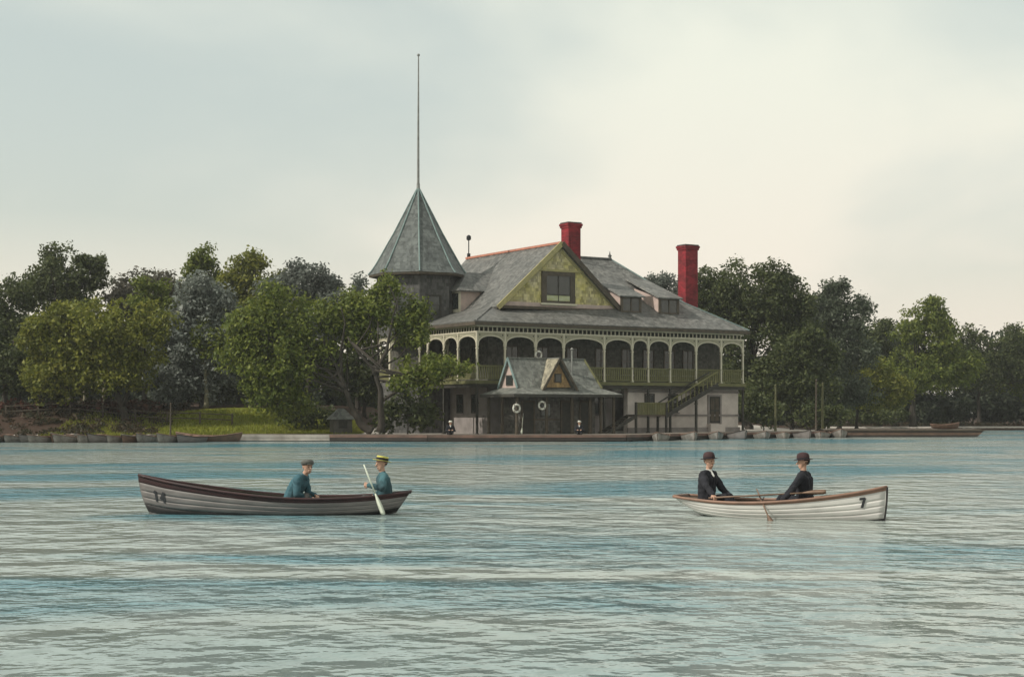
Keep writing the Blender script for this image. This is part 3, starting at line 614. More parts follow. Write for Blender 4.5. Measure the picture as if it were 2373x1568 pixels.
# ------------------------------------------------------------------ ticket hut on the dock
HTH = R(30); HX, HYY, HZ = xat(1192, 102.4), 102.4, .45
hut = empty('landing_hut', (HX, HYY, HZ), HTH, 'low landing hut with slate hipped roof, small ochre gable and posts on the dock', 'hut')
EL, ED, EZ, BZ2, RZ = 8.6, 4.7, 2.68, 3.12, 5.12
def hp(name, m, mb, parent=hut, **k): return mb.build(name, m, parent, **k)
x0, x1, y0, y1 = 1.0, 7.5, 1.15, 3.55
for pl in ([(0,0,EZ),(EL,0,EZ),(x1,y0,BZ2),(x0,y0,BZ2)], [(0,0,EZ),(x0,y0,BZ2),(x0,y1,BZ2),(0,ED,EZ)], [(EL,0,EZ),(EL,ED,EZ),(x1,y1,BZ2),(x1,y0,BZ2)], [(0,ED,EZ),(x0,y1,BZ2),(x1,y1,BZ2),(EL,ED,EZ)]):
    hp('roof_slope', 'slate_blue', MB().slab(pl, .08))
ym = (y0+y1)/2
hp('roof_slope', 'slate_blue', MB().slab([(x0-.15,y0-.1,BZ2-.06),(x1+.1,y0-.1,BZ2-.06),(x1-.55,ym,RZ),(x0-.15,ym,RZ)], .08))
hp('roof_slope', 'slate_blue', MB().slab([(x0-.15,y1+.1,BZ2-.06),(x1+.1,y1+.1,BZ2-.06),(x1-.55,ym,RZ),(x0-.15,ym,RZ)], .08))
hp('roof_slope', 'slate_blue', MB().slab([(x1+.1,y0-.1,BZ2-.06),(x1+.1,y1+.1,BZ2-.06),(x1-.55,ym,RZ)], .08))
hp('hip_cap', 'olive_paint', MB().beam((x1+.1,y0-.1,BZ2),(x1-.55,ym,RZ+.03),.12,.10))
hp('ridge_cap', 'slate_blue', MB().beam((x0-.15,ym,RZ+.02),(x1-.55,ym,RZ+.02),.14,.09))
g = hp('gable_wall', 'pink_boards', MB().plate([(y0+.05,BZ2),(y1-.05,BZ2),(ym,RZ-.12)], 'x', x0, x0+.1))
hp('barge_board', 'verdigris', MB().beam((x0-.18,y0-.12,BZ2-.05),(x0-.18,ym,RZ),.06,.16), g)
hp('barge_board', 'verdigris', MB().beam((x0-.18,y1+.12,BZ2-.05),(x0-.18,ym,RZ),.06,.16), g)
hp('gable_window', 'dark_timber', MB().box(x0-.05,x0-.005,ym-.45,ym+.45,BZ2+.15,BZ2+.85), g)
hp('pane', 'pane', MB().box(x0-.065,x0-.05,ym-.36,ym+.36,BZ2+.22,BZ2+.78), g)
gx, gh = 3.95, 1.15
g = hp('front_gable', 'ochre_shingle', MB().plate([(gx-gh+.1,BZ2+.02),(gx+gh-.1,BZ2+.02),(gx,RZ-.25)], 'y', .95, 1.05))
for s in (-1, 1):
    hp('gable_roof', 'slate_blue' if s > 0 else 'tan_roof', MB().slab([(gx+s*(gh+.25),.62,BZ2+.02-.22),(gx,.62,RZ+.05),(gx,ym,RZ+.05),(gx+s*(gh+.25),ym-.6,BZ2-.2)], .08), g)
    hp('barge_board', 'brown_timber', MB().beam((gx+s*(gh+.25),.60,BZ2-.25),(gx,.60,RZ),.05,.16), g)
hp('gable_window', 'dark_timber', MB().box(gx-.27,gx+.27,.90,.945,BZ2+.35,BZ2+.95), g)
hp('pane', 'pane', MB().box(gx-.19,gx+.19,.885,.90,BZ2+.42,BZ2+.88), g)
hp('stove_pipe', 'pole_paint', MB().tube([(5.55,1.7,3.9),(5.55,1.7,5.75)], .06, 8).lathe([(.06,0),(.13,.02),(.02,.16)], (5.55,1.7,5.75), 8))
hp('eave_board', 'dark_timber', MB().box(.0,EL,-.03,.0,EZ-.20,EZ-.02).box(-.03,.0,0,ED,EZ-.20,EZ-.02).box(EL,EL+.03,0,ED,EZ-.20,EZ-.02))
hp('plate_beam', 'dark_timber', MB().box(.4,EL-.4,.38,.52,EZ-.18,EZ-.02).box(.38,.52,.52,ED-.4,EZ-.18,EZ-.02))
hp('hut_wall', 'hut_board', MB().box(1.3,7.3,1.5,1.62,0,EZ+.35).box(1.3,1.42,1.62,4.1,0,EZ+.35).box(7.18,7.3,1.62,4.1,0,EZ+.35).box(1.42,7.18,3.98,4.1,0,EZ+.35))
hp('wall_rail', 'brown_timber', MB().box(1.27,4.4,1.44,1.5,.92,1.02))
pm = MB().box(-.07,.07,-.07,.07,0,EZ-.18).box(-.10,.10,-.10,.10,0,.12).mesh('post', 'brown_timber')
for x, y in ((.45,.45),(2.75,.45),(4.75,.45),(6.2,.45),(7.1,.45),(EL-.45,.45),(.45,2.4),(.45,ED-.45),(EL-.45,ED-.45)): o = link('post', pm, hut); o.location = (x, y, 0)
for x in (1.9, 5.0, 6.5):
    d = hp('doorway', 'dark_timber', MB().box(x-.42,x+.42,1.44,1.496,.02,2.15))
    hp('door_frame', 'brown_timber', MB().box(x-.52,x-.42,1.40,1.498,0,2.25).box(x+.42,x+.52,1.40,1.498,0,2.25).box(x-.42,x+.42,1.40,1.498,2.15,2.25), d)
wd = hp('window', 'dark_timber', MB().box(2.9,3.7,1.44,1.498,1.15,2.1)); hp('pane', 'pane', MB().box(2.97,3.63,1.425,1.44,1.22,2.03), wd)

# ------------------------------------------------------------------ lifebuoys
def hutpt(x, y, z): return Matrix.Rotation(HTH, 3, 'Z') @ Vector((x, y, z)) + Vector((HX, HYY, HZ))
def bhpt(u, v, z): return Matrix.Rotation(TH, 3, 'Z') @ Vector((u, v, z)) + Vector((BX, BY, BZ))
def ring(loc, rz, label, tilt=0):
    e_ = empty('lifebuoy', loc, rz, label, 'lifebuoy', 'lifebuoys'); mb = MB(); n, k = 20, 8; vs = []; fs = []
    for i in range(n):
        a = 2*math.pi*i/n
        for j in range(k):
            b = 2*math.pi*j/k; r = .25 + .062*math.cos(b); vs.append((r*math.cos(a), .05*math.sin(b), r*math.sin(a)))
    for i in range(n):
        for j in range(k): fs.append((i*k+j, ((i+1)%n)*k+j, ((i+1)%n)*k+(j+1)%k, i*k+(j+1)%k))
    mb.add(vs, fs); mb.build('ring', 'ring_white', e_, smooth=True)
    bd = MB()
    for i in range(4):
        a = math.pi/4 + i*math.pi/2; bd.beam((.178*math.cos(a),0,.178*math.sin(a)),(.322*math.cos(a),0,.322*math.sin(a)),.10,.118,up=(0,1,0))
    bd.build('strap', 'canvas', e_)
    MB().tube([(0,.03,.28),(0,.06,.42)], .012, 6).build('hanging_rope', 'canvas', e_)
    e_.rotation_euler = (0, tilt, rz)
ring(hutpt(.36, .33, 1.72), HTH, 'white lifebuoy on the corner post of the landing hut')
ring(hutpt(2.33, .33, 1.92), HTH, 'white lifebuoy hanging beside the hut doorway below its ochre gable')
ring(bhpt(uof(1248, -.25), -.25, 5.55), TH, 'white lifebuoy hanging in the upper veranda above the hut ridge', R(12))
# ------------------------------------------------------------------ dock
dock = empty('dock', (-18.5, 103, 0), 0, 'long timber landing dock in front of the boathouse', 'dock')
DP = [(-18.3,103.0),(-12.0,102.3),(-5.5,101.0),(7.45,101.5),(11.1,107.0),(17.2,114.0),(26.6,122.2)]
ox, oy = dock.location.x, dock.location.y
for i in range(len(DP) - 1):
    a = Vector((*DP[i], 0)); b = Vector((*DP[i+1], 0)); d = (b - a).normalized(); n = Vector((-d.y, d.x, 0)); L_ = (b - a).length
    O = lambda s, t, z: tuple(a + d*s + n*t + Vector((-ox, -oy, z)))
    wd = 3.6 if i != 3 else 6
    np_ = int(L_ / .3)
    mb = MB()
    for k in range(np_):
        s0 = L_*k/np_ + .008; s1 = L_*(k+1)/np_ - .008; z = .445 + .006*random.random()
        mb.add([O(s0,0,.36),O(s1,0,.36),O(s1,wd,.36),O(s0,wd,.36),O(s0,0,z),O(s1,0,z),O(s1,wd,z),O(s0,wd,z)], [(0,3,2,1),(4,5,6,7),(0,1,5,4),(1,2,6,5),(2,3,7,6),(3,0,4,7)])
    tag(mb.build('deck_planks', 'deck', dock), kind='stuff')
    m1 = 'dock_pale' if i == 0 else 'dock_red'
    nb = max(1, int(L_ / 3.5))
    for k in range(nb):
        s0 = L_*k/nb + .01; s1 = L_*(k+1)/nb - .01; j = random.uniform(-.015, .015)
        for z0_, z1_, m_, t_ in ((.26,.435,m1,.07), (.06,.245,'dock_pale' if i == 0 else 'dock_dark',.05)):
            MB().add([O(s0,-t_,z0_+j),O(s1,-t_,z0_+j),O(s1,-.002,z0_+j),O(s0,-.002,z0_+j),O(s0,-t_,z1_),O(s1,-t_,z1_),O(s1,-.002,z1_),O(s0,-.002,z1_)], [(0,3,2,1),(4,5,6,7),(0,1,5,4),(1,2,6,5),(2,3,7,6),(3,0,4,7)]).build('fascia_board', m_, dock)
    for k in range(int(L_ / 2.2)):
        s_ = L_*(k+.5)/int(L_/2.2); MB().tube([O(s_,.12,-1.0), O(s_,.12,.35)], .11, 8).build('pile', 'dock_dark', dock)
    mb = MB(); mb.add([O(0,.3,-.6),O(L_,.3,-.6),O(L_,.3,.35),O(0,.3,.35)], [(0,1,2,3)]); mb.build('back_boarding', 'dock_dark', dock)

# ------------------------------------------------------------------ boats
def hull_pt(spec, t, s, off=0.0):
    """t: 0 stern .. 1 bow, s: -1 (right gunwale) .. 1 (left gunwale); x forward"""
    L_ = spec['L']; b = max(.006, float(np.interp(t, spec['t'], spec['b'])) - off*.8); zs = float(np.interp(t, spec['t'], spec['sheer'])); zk = float(np.interp(t, spec['t'], spec['keel'])) + off
    a = abs(s) * math.pi / 2; q = spec.get('q', .62)
    y = b * math.copysign(math.sin(a) ** q, s) if s else 0.0
    f = 1 - math.cos(a) ** spec.get('p', 1.1) if abs(s) < 1 else 1.0
    z = zk + (zs - zk) * f
    x = L_ * t
    x -= spec.get('bow_rake', .1) * (1 - f) ** 2 * max(0, (t - .82) / .18) ** 1.5
    x += spec.get('stern_rake', .2) * (1 - f) * max(0, (.14 - t) / .14)
    return Vector((x - L_/2, y, z))
def smooth_interp(spec, n=40):
    """resample the station tables with a smooth curve"""
    T = np.linspace(0, 1, n)
    for k in ('b', 'sheer', 'keel'):
        t = np.array(spec['t']); y = np.array(spec[k]); m = np.gradient(y, t)
        out = []
        for x in T:
            i = min(len(t)-2, max(0, np.searchsorted(t, x)-1)); h = t[i+1]-t[i]; u = (x-t[i])/h
            out.append((2*u**3-3*u**2+1)*y[i] + (u**3-2*u**2+u)*h*m[i] + (-2*u**3+3*u**2)*y[i+1] + (u**3-u**2)*h*m[i+1])
        spec[k] = list(np.maximum(out, .01) if k == 'b' else out)
    spec['t'] = list(T); return spec
def build_hull(spec, parent, mats, nt_=36, ns_=20):
    mo, mi_, mg = mats
    mb = MB(); T = np.linspace(0, 1, nt_+1); S = np.linspace(-1, 1, ns_+1)
    o_ = [[hull_pt(spec, t, s) for s in S] for t in T]; i_ = [[hull_pt(spec, min(max(t,.012),.985), s, .022) for s in S] for t in T]
    for r in i_:
        r[0].z = r[0].z - .012; r[-1].z = r[-1].z - .012
    W = ns_ + 1; vo = [p for r in o_ for p in r]; vi = [p for r in i_ for p in r]; K = len(vo); fs = []; fi = []
    for a in range(nt_):
        for b in range(ns_):
            q = (a*W+b, (a+1)*W+b, (a+1)*W+b+1, a*W+b+1); fs.append(q); fi.append(tuple(K+i for i in q[::-1]))
    cap = [(a*W, (a+1)*W, K+(a+1)*W, K+a*W) for a in range(nt_)] + [(a*W+ns_, K+a*W+ns_, K+(a+1)*W+ns_, (a+1)*W+ns_) for a in range(nt_)]
    tr_ = [tuple(range(W)), tuple(K+i for i in range(W))[::-1]]
    n0 = len(mb.v); mb.v += [tuple(p) for p in vo + vi]
    for f in fs + tr_[:1]: mb.f.append(f); mb.mi.append(0)
    for f in fi + tr_[1:] + cap: mb.f.append(f); mb.mi.append(1)
    me = mb.mesh('hull', [mo, mi_], smooth=True, fix=False)
    h = link('hull', me, parent)
    g_ = MB()
    for sd in (-1, 1):
        ps = [hull_pt(spec, t, sd) + Vector((0, sd*.012, .004)) for t in T]
        g_.tube(ps, spec.get('gw', .026), 6)
    g_.tube([hull_pt(spec, 0, s) + Vector((0,0,.006)) for s in (-1,1)], .03, 6)
    g_.build('gunwale', mg, parent, smooth=True)
    return h
def hull_band(spec, parent, name, m, f0, f1, t0=0, t1=1, off=.006, n=40, sides=(-1,1)):
    """strip of planking lying proud on the outside, between heights f0..f1 (fractions of the section from keel to sheer)"""
    mb = MB()
    for sd in sides:
        vs = []
        for t in np.linspace(t0, t1, n+1):
            for f in np.linspace(f0, f1, 4):
                a = math.acos(max(0, 1 - f) ** (1/spec.get('p', 1.1))) / (math.pi/2)
                p = hull_pt(spec, t, sd*min(1, a)); p.y += sd*off; p.z -= 0; p.x += off*.5 if t > .97 else 0
                vs.append(p)
        mb.add(vs, [(i*4+j, (i+1)*4+j, (i+1)*4+j+1, i*4+j+1) for i in range(n) for j in range(3)])
    o = mb.build(name, m, parent, smooth=True)
    sdf = o.modifiers.new('thick', 'SOLIDIFY'); sdf.thickness = .006
    return o
def hull_digits(spec, parent, sd, t0, f0, digits, w, h, m='paint_dark'):
    """painted number following the planking"""
    L_ = spec['L']
    seg = {'1': [[(.2,.8),(.55,1),(.55,0)]], '4': [[(.75,0),(.75,1),(.05,.32),(1,.32)]], '7': [[(.05,1),(.95,1),(.45,0)]]}
    mb = MB()
    def S(x, y, dirn):
        t = t0 + dirn * x / L_; zs = np.interp(t, spec['t'], spec['sheer']); zk = np.interp(t, spec['t'], spec['keel'])
        f = f0 + y / (zs - zk); a = math.acos(max(0, 1-f)**(1/spec.get('p',1.1)))/(math.pi/2)
        p = hull_pt(spec, t, sd*a); p.y += sd*.016; return p
    dirn = 1 if sd < 0 else -1
    for k, dg in enumerate(digits):
        mb = MB()
        for line in seg[dg]:
            for (xa, ya), (xb, yb) in zip(line[:-1], line[1:]):
                for q in range(4):
                    pa = np.array((xa + (xb-xa)*q/4, ya + (yb-ya)*q/4)); pb = np.array((xa + (xb-xa)*(q+1)/4, ya + (yb-ya)*(q+1)/4))
                    d = np.array(((pb-pa)[0]*w, (pb-pa)[1]*h)); d /= np.linalg.norm(d); nn = np.array((-d[1], d[0])) * .021
                    A = np.array((pa[0]*w + k*w*1.5, pa[1]*h)) - d*.006; B = np.array((pb[0]*w + k*w*1.5, pb[1]*h)) + d*.006
                    mb.add([S(*(A+nn), dirn), S(*(A-nn), dirn), S(*(B-nn), dirn), S(*(B+nn), dirn)], [(0,1,2,3)])
        o = mb.build('digit', m, parent); sdf = o.modifiers.new('thick', 'SOLIDIFY'); sdf.thickness = .004; sdf.offset = 0
def thwart(spec, parent, t, z, m='gunwale_tan', wd=.24):
    x = spec['L']*(t-.5); b = min(hull_pt(spec, t + q/spec['L'], s_).y for q in (-wd/2, wd/2) for s_ in [next(a for a in np.linspace(.1, 1, 60) if hull_pt(spec, t + q/spec['L'], a).z >= z-.03 or a >= 1)]) - .03
    b /= .94
    return MB().box(x-wd/2, x+wd/2, -b*.94, b*.94, z-.03, z).build('thwart', m, parent)
def floor_boards(spec, parent, t0, t1, z, m='boat_inside'):
    mb = MB(); T = np.linspace(t0, t1, 10); vs = []
    for t in T:
        b = float(np.interp(t, spec['t'], spec['b']))*.68; x = spec['L']*(t-.5); vs += [(x,-b,z),(x,b,z)]
    mb.add(vs, [(2*i,2*i+2,2*i+3,2*i+1) for i in range(9)]); o = mb.build('floor_boards', m, parent); s_ = o.modifiers.new('t','SOLIDIFY'); s_.thickness = .015
# grey skiff, bow to the left
sk = smooth_interp(dict(L=5.0, t=[0,.1,.25,.45,.62,.78,.9,1], b=[.20,.36,.50,.56,.50,.34,.17,.014], sheer=[.40,.345,.30,.31,.39,.50,.60,.71], keel=[.02,-.05,-.10,-.12,-.12,-.11,-.09,-.02], q=.60, p=1.15, bow_rake=.22, stern_rake=.26))
skiff = empty('skiff', (xat(636, 28.6), 28.6, 0), R(180), 'grey skiff with dark maroon top strake numbered 14 on its bow', 'boat', 'boats being rowed on the lake')
build_hull(sk, skiff, ('hull_grey', 'boat_inside', 'strake_maroon'))
hull_band(sk, skiff, 'sheer_strake', 'strake_maroon', .83, .985)
hull_band(sk, skiff, 'boot_stripe', 'boot_black', .0, .30, .0, 1, .003)
hull_digits(sk, skiff, 1, .945, .44, '14', .095, .18)
for t in (.18, .42, .74): thwart(sk, skiff, t, .20)
floor_boards(sk, skiff, .12, .85, -.03)
for k, (f0, f1) in enumerate(((.30,.46),(.46,.63),(.63,.83))): hull_band(sk, skiff, 'plank', 'hull_grey', f0, f1, 0, .995, .008 - .002*k)
# white rowing boat, bow to the right
rb = smooth_interp(dict(L=4.05, t=[0,.1,.25,.45,.62,.78,.9,1], b=[.34,.46,.58,.63,.56,.39,.21,.014], sheer=[.33,.30,.27,.28,.33,.41,.49,.58], keel=[.10,.01,-.08,-.12,-.12,-.12,-.11,-.07], q=.58, p=1.15, bow_rake=.06, stern_rake=.30))
bA = Vector((xat(1578, 28.6), 28.6)); bB = Vector((xat(2054, 26.75), 26.75)); bm_ = (bA + bB)/2; bang = math.atan2(bB.y - bA.y, bB.x - bA.x)
rb['L'] = (bB - bA).length
rowboat = empty('rowing_boat', (bm_.x, bm_.y, 0), bang, 'white rowing boat with tan gunwale numbered 7 on its bow', 'boat', 'boats being rowed on the lake')
build_hull(rb, rowboat, ('hull_white', 'boat_inside', 'gunwale_tan'))
hull_band(rb, rowboat, 'sheer_strake', 'gunwale_tan', .91, .985)
hull_band(rb, rowboat, 'boot_stripe', 'boot_black', .0, .17, .0, 1, .003)
for k, (f0, f1) in enumerate(((.17,.34),(.34,.51),(.51,.68),(.68,.91))): hull_band(rb, rowboat, 'plank', 'hull_white', f0, f1, 0, .995, .009 - .002*k)
MB().tube([hull_pt(rb, 1, s) + Vector((.012,0,0)) for s in (1,.9,.8,.7,.6,.5,.4,.25,.1)], .018, 6).build('stem', 'boot_black', rowboat, smooth=True)
hull_digits(rb, rowboat, -1, .895, .56, '7', .085, .15)
for t in (.13, .62): thwart(rb, rowboat, t, .20, wd=.28)
thwart(rb, rowboat, .38, .19)
floor_boards(rb, rowboat, .08, .85, -.03)
for s in (-1, 1):
    p = hull_pt(rb, .47, s); MB().tube([p, p + Vector((0,0,.07))], .012, 6).tube([p + Vector((-.04,0,.11)), p + Vector((-.03,0,.07)), p + Vector((.03,0,.07)), p + Vector((.04,0,.11))], .01, 6).build('rowlock', 'iron', rowboat)
def rbw(x, y, z):   # boat space to world
    return Matrix.Rotation(bang, 3, 'Z') @ Vector((x, y, z)) + Vector((bm_.x, bm_.y, 0))
def make_oar(name, a, b, m, label, blade=.55, bw=.07, flat=(0,0,1), cat='oar', r=.02, grip=None):
    """shaft from a (handle) to b (blade end)"""
    a = Vector(a); b = Vector(b); L_ = (b-a).length; d = (b-a).normalized(); u = Vector(flat); u = (u - d*u.dot(d)).normalized(); w = d.cross(u)
    e_ = empty(name, a, 0, label, cat)
    MB().tube([(0,0,0), d*.12, d*.13, d*(L_-blade)], [r*.75, r*.75, r, r*.85], 8).build('shaft', m, e_, smooth=True)
    mb = MB(); vs = []; K = 9
    for i in range(K):
        f = i/(K-1); hw = bw*(.25 + .75*math.sin(min(1, f*1.6)*math.pi/2)) * (1 if f < .92 else .8); q = d*(L_-blade + blade*f)
        vs += [q + w*hw, q + u*.012*(1-.5*f), q - w*hw, q - u*.012*(1-.5*f)]
    fs = [(i*4+j, i*4+(j+1)%4, (i+1)*4+(j+1)%4, (i+1)*4+j) for i in range(K-1) for j in range(4)] + [(3,2,1,0), tuple((K-1)*4+j for j in range(4))]
    mb.add(vs, fs).build('blade', m, e_, smooth=True)
    if grip: MB().tube([w*-.06, w*.06], r*.9, 8).build('grip', m, e_, smooth=True)
    return e_
gl = lambda t, s, dz: rbw(*(hull_pt(rb, t, s) + Vector((0, 0, dz))))
# near oar shipped along the gunwale, far oar in the water
rl_ = rbw(*(hull_pt(rb, .47, -1) + Vector((0, -.02, .06))))
make_oar('oar', gl(.20, -.96, .075), gl(.755, -1.0, .10), 'oar_wood', 'tan oar shipped along the gunwale of the white rowing boat', .42, .042, (.3,1,0), r=.017)
make_oar('oar', rl_ + Vector((-.02, .42, .16)), rl_ + Vector((.10, -.62, -.46)), 'oar_wood', 'dark oar dipping into the water beside the white rowing boat', .4, .055, (.3,1,0), r=.016)

# ------------------------------------------------------------------ people
def person(name, label, loc, yaw, o):
    """seated figure in its own frame: x forward, y left, origin on the seat"""
    caps = []                                   # (a, b, ra, rb, region)
    def cap(a, b, ra, rb, reg): caps.append((Vector(a), Vector(b), ra, rb, reg))
    ln = o.get('lean', .15); hy = o.get('head_yaw', 0); tw_ = o.get('twist', 0)
    D_ = lambda a: Vector((math.sin(a), 0, math.cos(a)))
    p0 = Vector((0,0,.10)); p1 = p0 + .18*D_(ln*.6); p2 = p1 + .19*D_(ln*1.1); p3 = p2 + .15*D_(ln*1.2); hc = p3 + .175*D_(o.get('neck', ln*.5))
    Yv = Vector((math.sin(-tw_), math.cos(tw_), 0))
    J = 'jacket'
    for s in (-1, 1):
        cap(p0 + s*.075*Vector((0,1,0)), p1 + s*.068*Yv, .138, .130, J); cap(p1 + s*.068*Yv, p2 + s*.085*Yv, .130, .132, J)
        cap(p2 + s*.085*Yv, p2 + .09*D_(ln) + s*.145*Yv, .125, .085, J); cap(p3 - .02*D_(ln), p2 + .095*D_(ln) + s*.155*Yv, .06, .078, J)
    cap(p0, p2, .14, .14, J)
    cap(p3 - .03*D_(ln), hc - Vector((0,0,.05)), .056, .052, 'skin')
    cap(p3 - .025*D_(ln), p3 + .012*D_(ln), .066, .062, 'shirt')
    ch = p2 + .07*D_(ln); fw = Vector((math.cos(tw_), math.sin(tw_), 0))
    cap(ch + fw*.112, p3 + fw*.035, .022, .034, 'shirt')
    # head
    f = Vector((math.cos(hy), math.sin(hy), 0)); l = Vector((-math.sin(hy), math.cos(hy), 0)); z = Vector((0,0,1))
    cap(hc + f*.018 + z*.025, hc - f*.028 + z*.035, .083, .085, 'skin')
    cap(hc + f*.030 - z*.03, hc + f*.040 - z*.075, .062, .042, 'skin')
    for s in (-1, 1):
        cap(hc + l*s*.030 - z*.02 + f*.02, hc + l*s*.020 - z*.08 + f*.035, .048, .034, 'skin')
        cap(hc + l*s*.083 + z*.015 - f*.012, hc + l*s*.085 - z*.018 - f*.008, .014, .011, 'skin')
    cap(hc + f*.095 + z*.01, hc + f*.116 - z*.022, .011, .016, 'skin')
    cap(hc + f*.085 + l*.045 + z*.035, hc + f*.085 - l*.045 + z*.035, .012, .012, 'skin')
    cap(hc + f*.086 + l*.018 - z*.062, hc + f*.086 - l*.018 - z*.062, .0095, .0095, 'lip')
    # arms and hands
    for s, key in ((1, 'L'), (-1, 'R')):
        sh = p2 + .07*D_(ln) + s*.185*Yv; tg = Vector(o[key]); hint = Vector(o.get(key + 'h', (-.3, s*.5, -.8)))
        l1, l2 = .285, .255; v = tg - sh; d = min(v.length, l1 + l2 - .005); u = v.normalized(); tg = sh + u*d
        a = (l1*l1 - l2*l2 + d*d) / (2*d); hgt = math.sqrt(max(0, l1*l1 - a*a)); hn = (hint - u*hint.dot(u)).normalized()
        el = sh + u*a + hn*hgt
        cap(sh, el, .082, .064, J); cap(el, tg, .062, .047, J)
        hd = (tg - el).normalized(); pn = Vector(o.get(key + 'p', (0,0,-1))); pn = (pn - hd*pn.dot(hd)).normalized(); sd = hd.cross(pn).normalized()
        cap(tg - hd*.03, tg + hd*.02, .033, .03, 'skin')
        for k in (-.028, 0, .028): cap(tg + hd*.02 + sd*k*.7, tg + hd*.085 + sd*k, .017, .0145, 'skin')
        cl = o.get('curl', 1.1)
        for k, (q, fl_) in enumerate(((-.033,.036),(-.011,.042),(.011,.040),(.033,.031))):
            b0 = tg + hd*.085 + sd*q; d1 = (hd*math.cos(cl*.6) + pn*math.sin(cl*.6)); d2 = (hd*math.cos(cl*1.5) + pn*math.sin(cl*1.5))
            cap(b0, b0 + d1*fl_, .0105, .0095, 'skin'); cap(b0 + d1*fl_, b0 + d1*fl_ + d2*fl_*.85, .0095, .0085, 'skin')
        th = -sd if key == 'R' else sd
        b0 = tg + hd*.03 + th*.03; cap(b0, b0 + (hd*.7 + th*.7 + pn*.3).normalized()*.038, .014, .012, 'skin'); b1 = b0 + (hd*.7 + th*.7 + pn*.3).normalized()*.038; cap(b1, b1 + (hd*.8 + pn*.6).normalized()*.032, .0115, .0095, 'skin')
    # legs
    for s, key in ((1, 'L'), (-1, 'R')):
        hp_ = Vector((.02, s*.088, .085)); kn = Vector(o.get('knee' + key, (.40, s*.13, .17))); an = Vector(o.get('foot' + key, (.62, s*.12, -.14)))
        cap(hp_, kn, .092, .064, 'trousers'); cap(kn, an, .062, .045, 'trousers')
        td = Vector(o.get('toe', (1,0,.15))).normalized(); cap(an + Vector((-.03,0,-.035)), an + td*.15 + Vector((0,0,-.04)), .042, .034, 'shoe')
    mb = MB()
    for a, b, ra, rb_, reg in caps:
        d = b - a; L_ = max(d.length, 1e-4); d = d.normalized() if d.length > 1e-4 else Vector((0,0,1)); pts = []; rs = []
        for k in range(4): t = math.pi/2*(1-k/4); pts.append(a - d*ra*math.sin(t)); rs.append(max(ra*math.cos(t), ra*.05))
        pts += [a, b]; rs += [ra, rb_]
        for k in range(1, 5): t = math.pi/2*k/4; pts.append(b + d*rb_*math.sin(t)); rs.append(max(rb_*math.cos(t), rb_*.05))
        mb.tube(pts, rs, 12)
    me = mb.mesh('body', 'skin')
    tmp = bpy.data.objects.new('tmp', me); C.objects.link(tmp)
    rm = tmp.modifiers.new('r', 'REMESH'); rm.mode = 'VOXEL'; rm.voxel_size = o.get('voxel', .008); rm.use_smooth_shade = True
    sm_ = tmp.modifiers.new('s', 'SMOOTH'); sm_.factor = .5; sm_.iterations = 2
    dg = bpy.context.evaluated_depsgraph_get(); body = bpy.data.meshes.new_from_object(tmp.evaluated_get(dg))
    bpy.data.objects.remove(tmp); body.name = 'body'
    regs = ['skin', 'jacket', 'shirt', 'trousers', 'shoe', 'lip']; body.materials.clear()
    cols = dict(skin='skin', jacket=o['jacket'], shirt=o.get('shirt', 'shirt_white'), trousers=o.get('trousers', 'trousers'), shoe='shoe', lip='skin')
    for r in regs: body.materials.append(MATS[cols[r]])
    n = len(body.polygons); cen = np.empty(n*3, dtype=np.float32); body.polygons.foreach_get('center', cen); cen = cen.reshape(-1, 3)
    best = np.full(n, 1e9); mi = np.zeros(n, dtype=np.int32)
    for a, b, ra, rb_, reg in caps:
        A = np.array(a); AB = np.array(b) - A; t = np.clip(((cen - A) @ AB) / max(AB @ AB, 1e-9), 0, 1); dist = np.linalg.norm(cen - A - t[:, None]*AB, axis=1) - (ra + (rb_-ra)*t)
        k = dist < best; best[k] = dist[k]; mi[k] = regs.index(reg)
    body.polygons.foreach_set('material_index', mi)
    nv = len(body.vertices); co = np.empty(nv*3, dtype=np.float32); body.vertices.foreach_get('co', co); co = co.reshape(-1, 3)
    nr = np.empty(nv*3, dtype=np.float32); body.vertices.foreach_get('normal', nr); nr = nr.reshape(-1, 3)
    lt = np.empty(len(body.loops), dtype=np.int32); body.loops.foreach_get('vertex_index', lt); ls = np.repeat(mi, np.array([p.loop_total for p in body.polygons])); wt = np.zeros(nv); wt[lt[(ls == 1) | (ls == 3)]] = 1; wt[lt[(ls == 0) | (ls == 2) | (ls == 5)]] = 0
    g2 = np.random.default_rng(abs(hash(label)) % 1000 if False else len(label)); fold = np.zeros(nv)
    for fq, am in ((26, .0055), (43, .0040), (70, .0022)):
        dv = g2.normal(size=3); dv /= np.linalg.norm(dv); d2 = g2.normal(size=3)*14
        fold += am * np.sin(co @ dv * fq + 1.8*np.sin(co @ d2) + g2.uniform(0, 6))
    co += nr * (fold * wt)[:, None].astype(np.float32); body.vertices.foreach_set('co', co.ravel()); body.update()
    root = empty(name, loc, yaw, label, 'person', 'people in the boats and on the dock')
    link('body', body, root)
    hd_ = MB(); 
    # eyes, hair and hat sit on the head
    for s in (-1, 1):
        c = hc + f*.090 + l*s*.032 + z*.012; MB().ball(c, .0105, 8, 6).build('eye', 'hair', root, smooth=True)
    Mh = Matrix.Rotation(hy, 4, 'Z'); Mh.translation = hc
    hair = MB(); hair.lathe([(.070,-.015),(.088,.02),(.086,.07),(.06,.105),(.012,.118)], (-.012,0,.004), 16, sx=1.06, sy=.95)
    ho = hair.build('hair', o.get('hair', 'hair'), root, smooth=True); ho.matrix_local = Mh @ Matrix.Rotation(R(-16), 4, 'Y')
    ht = o.get('hat')
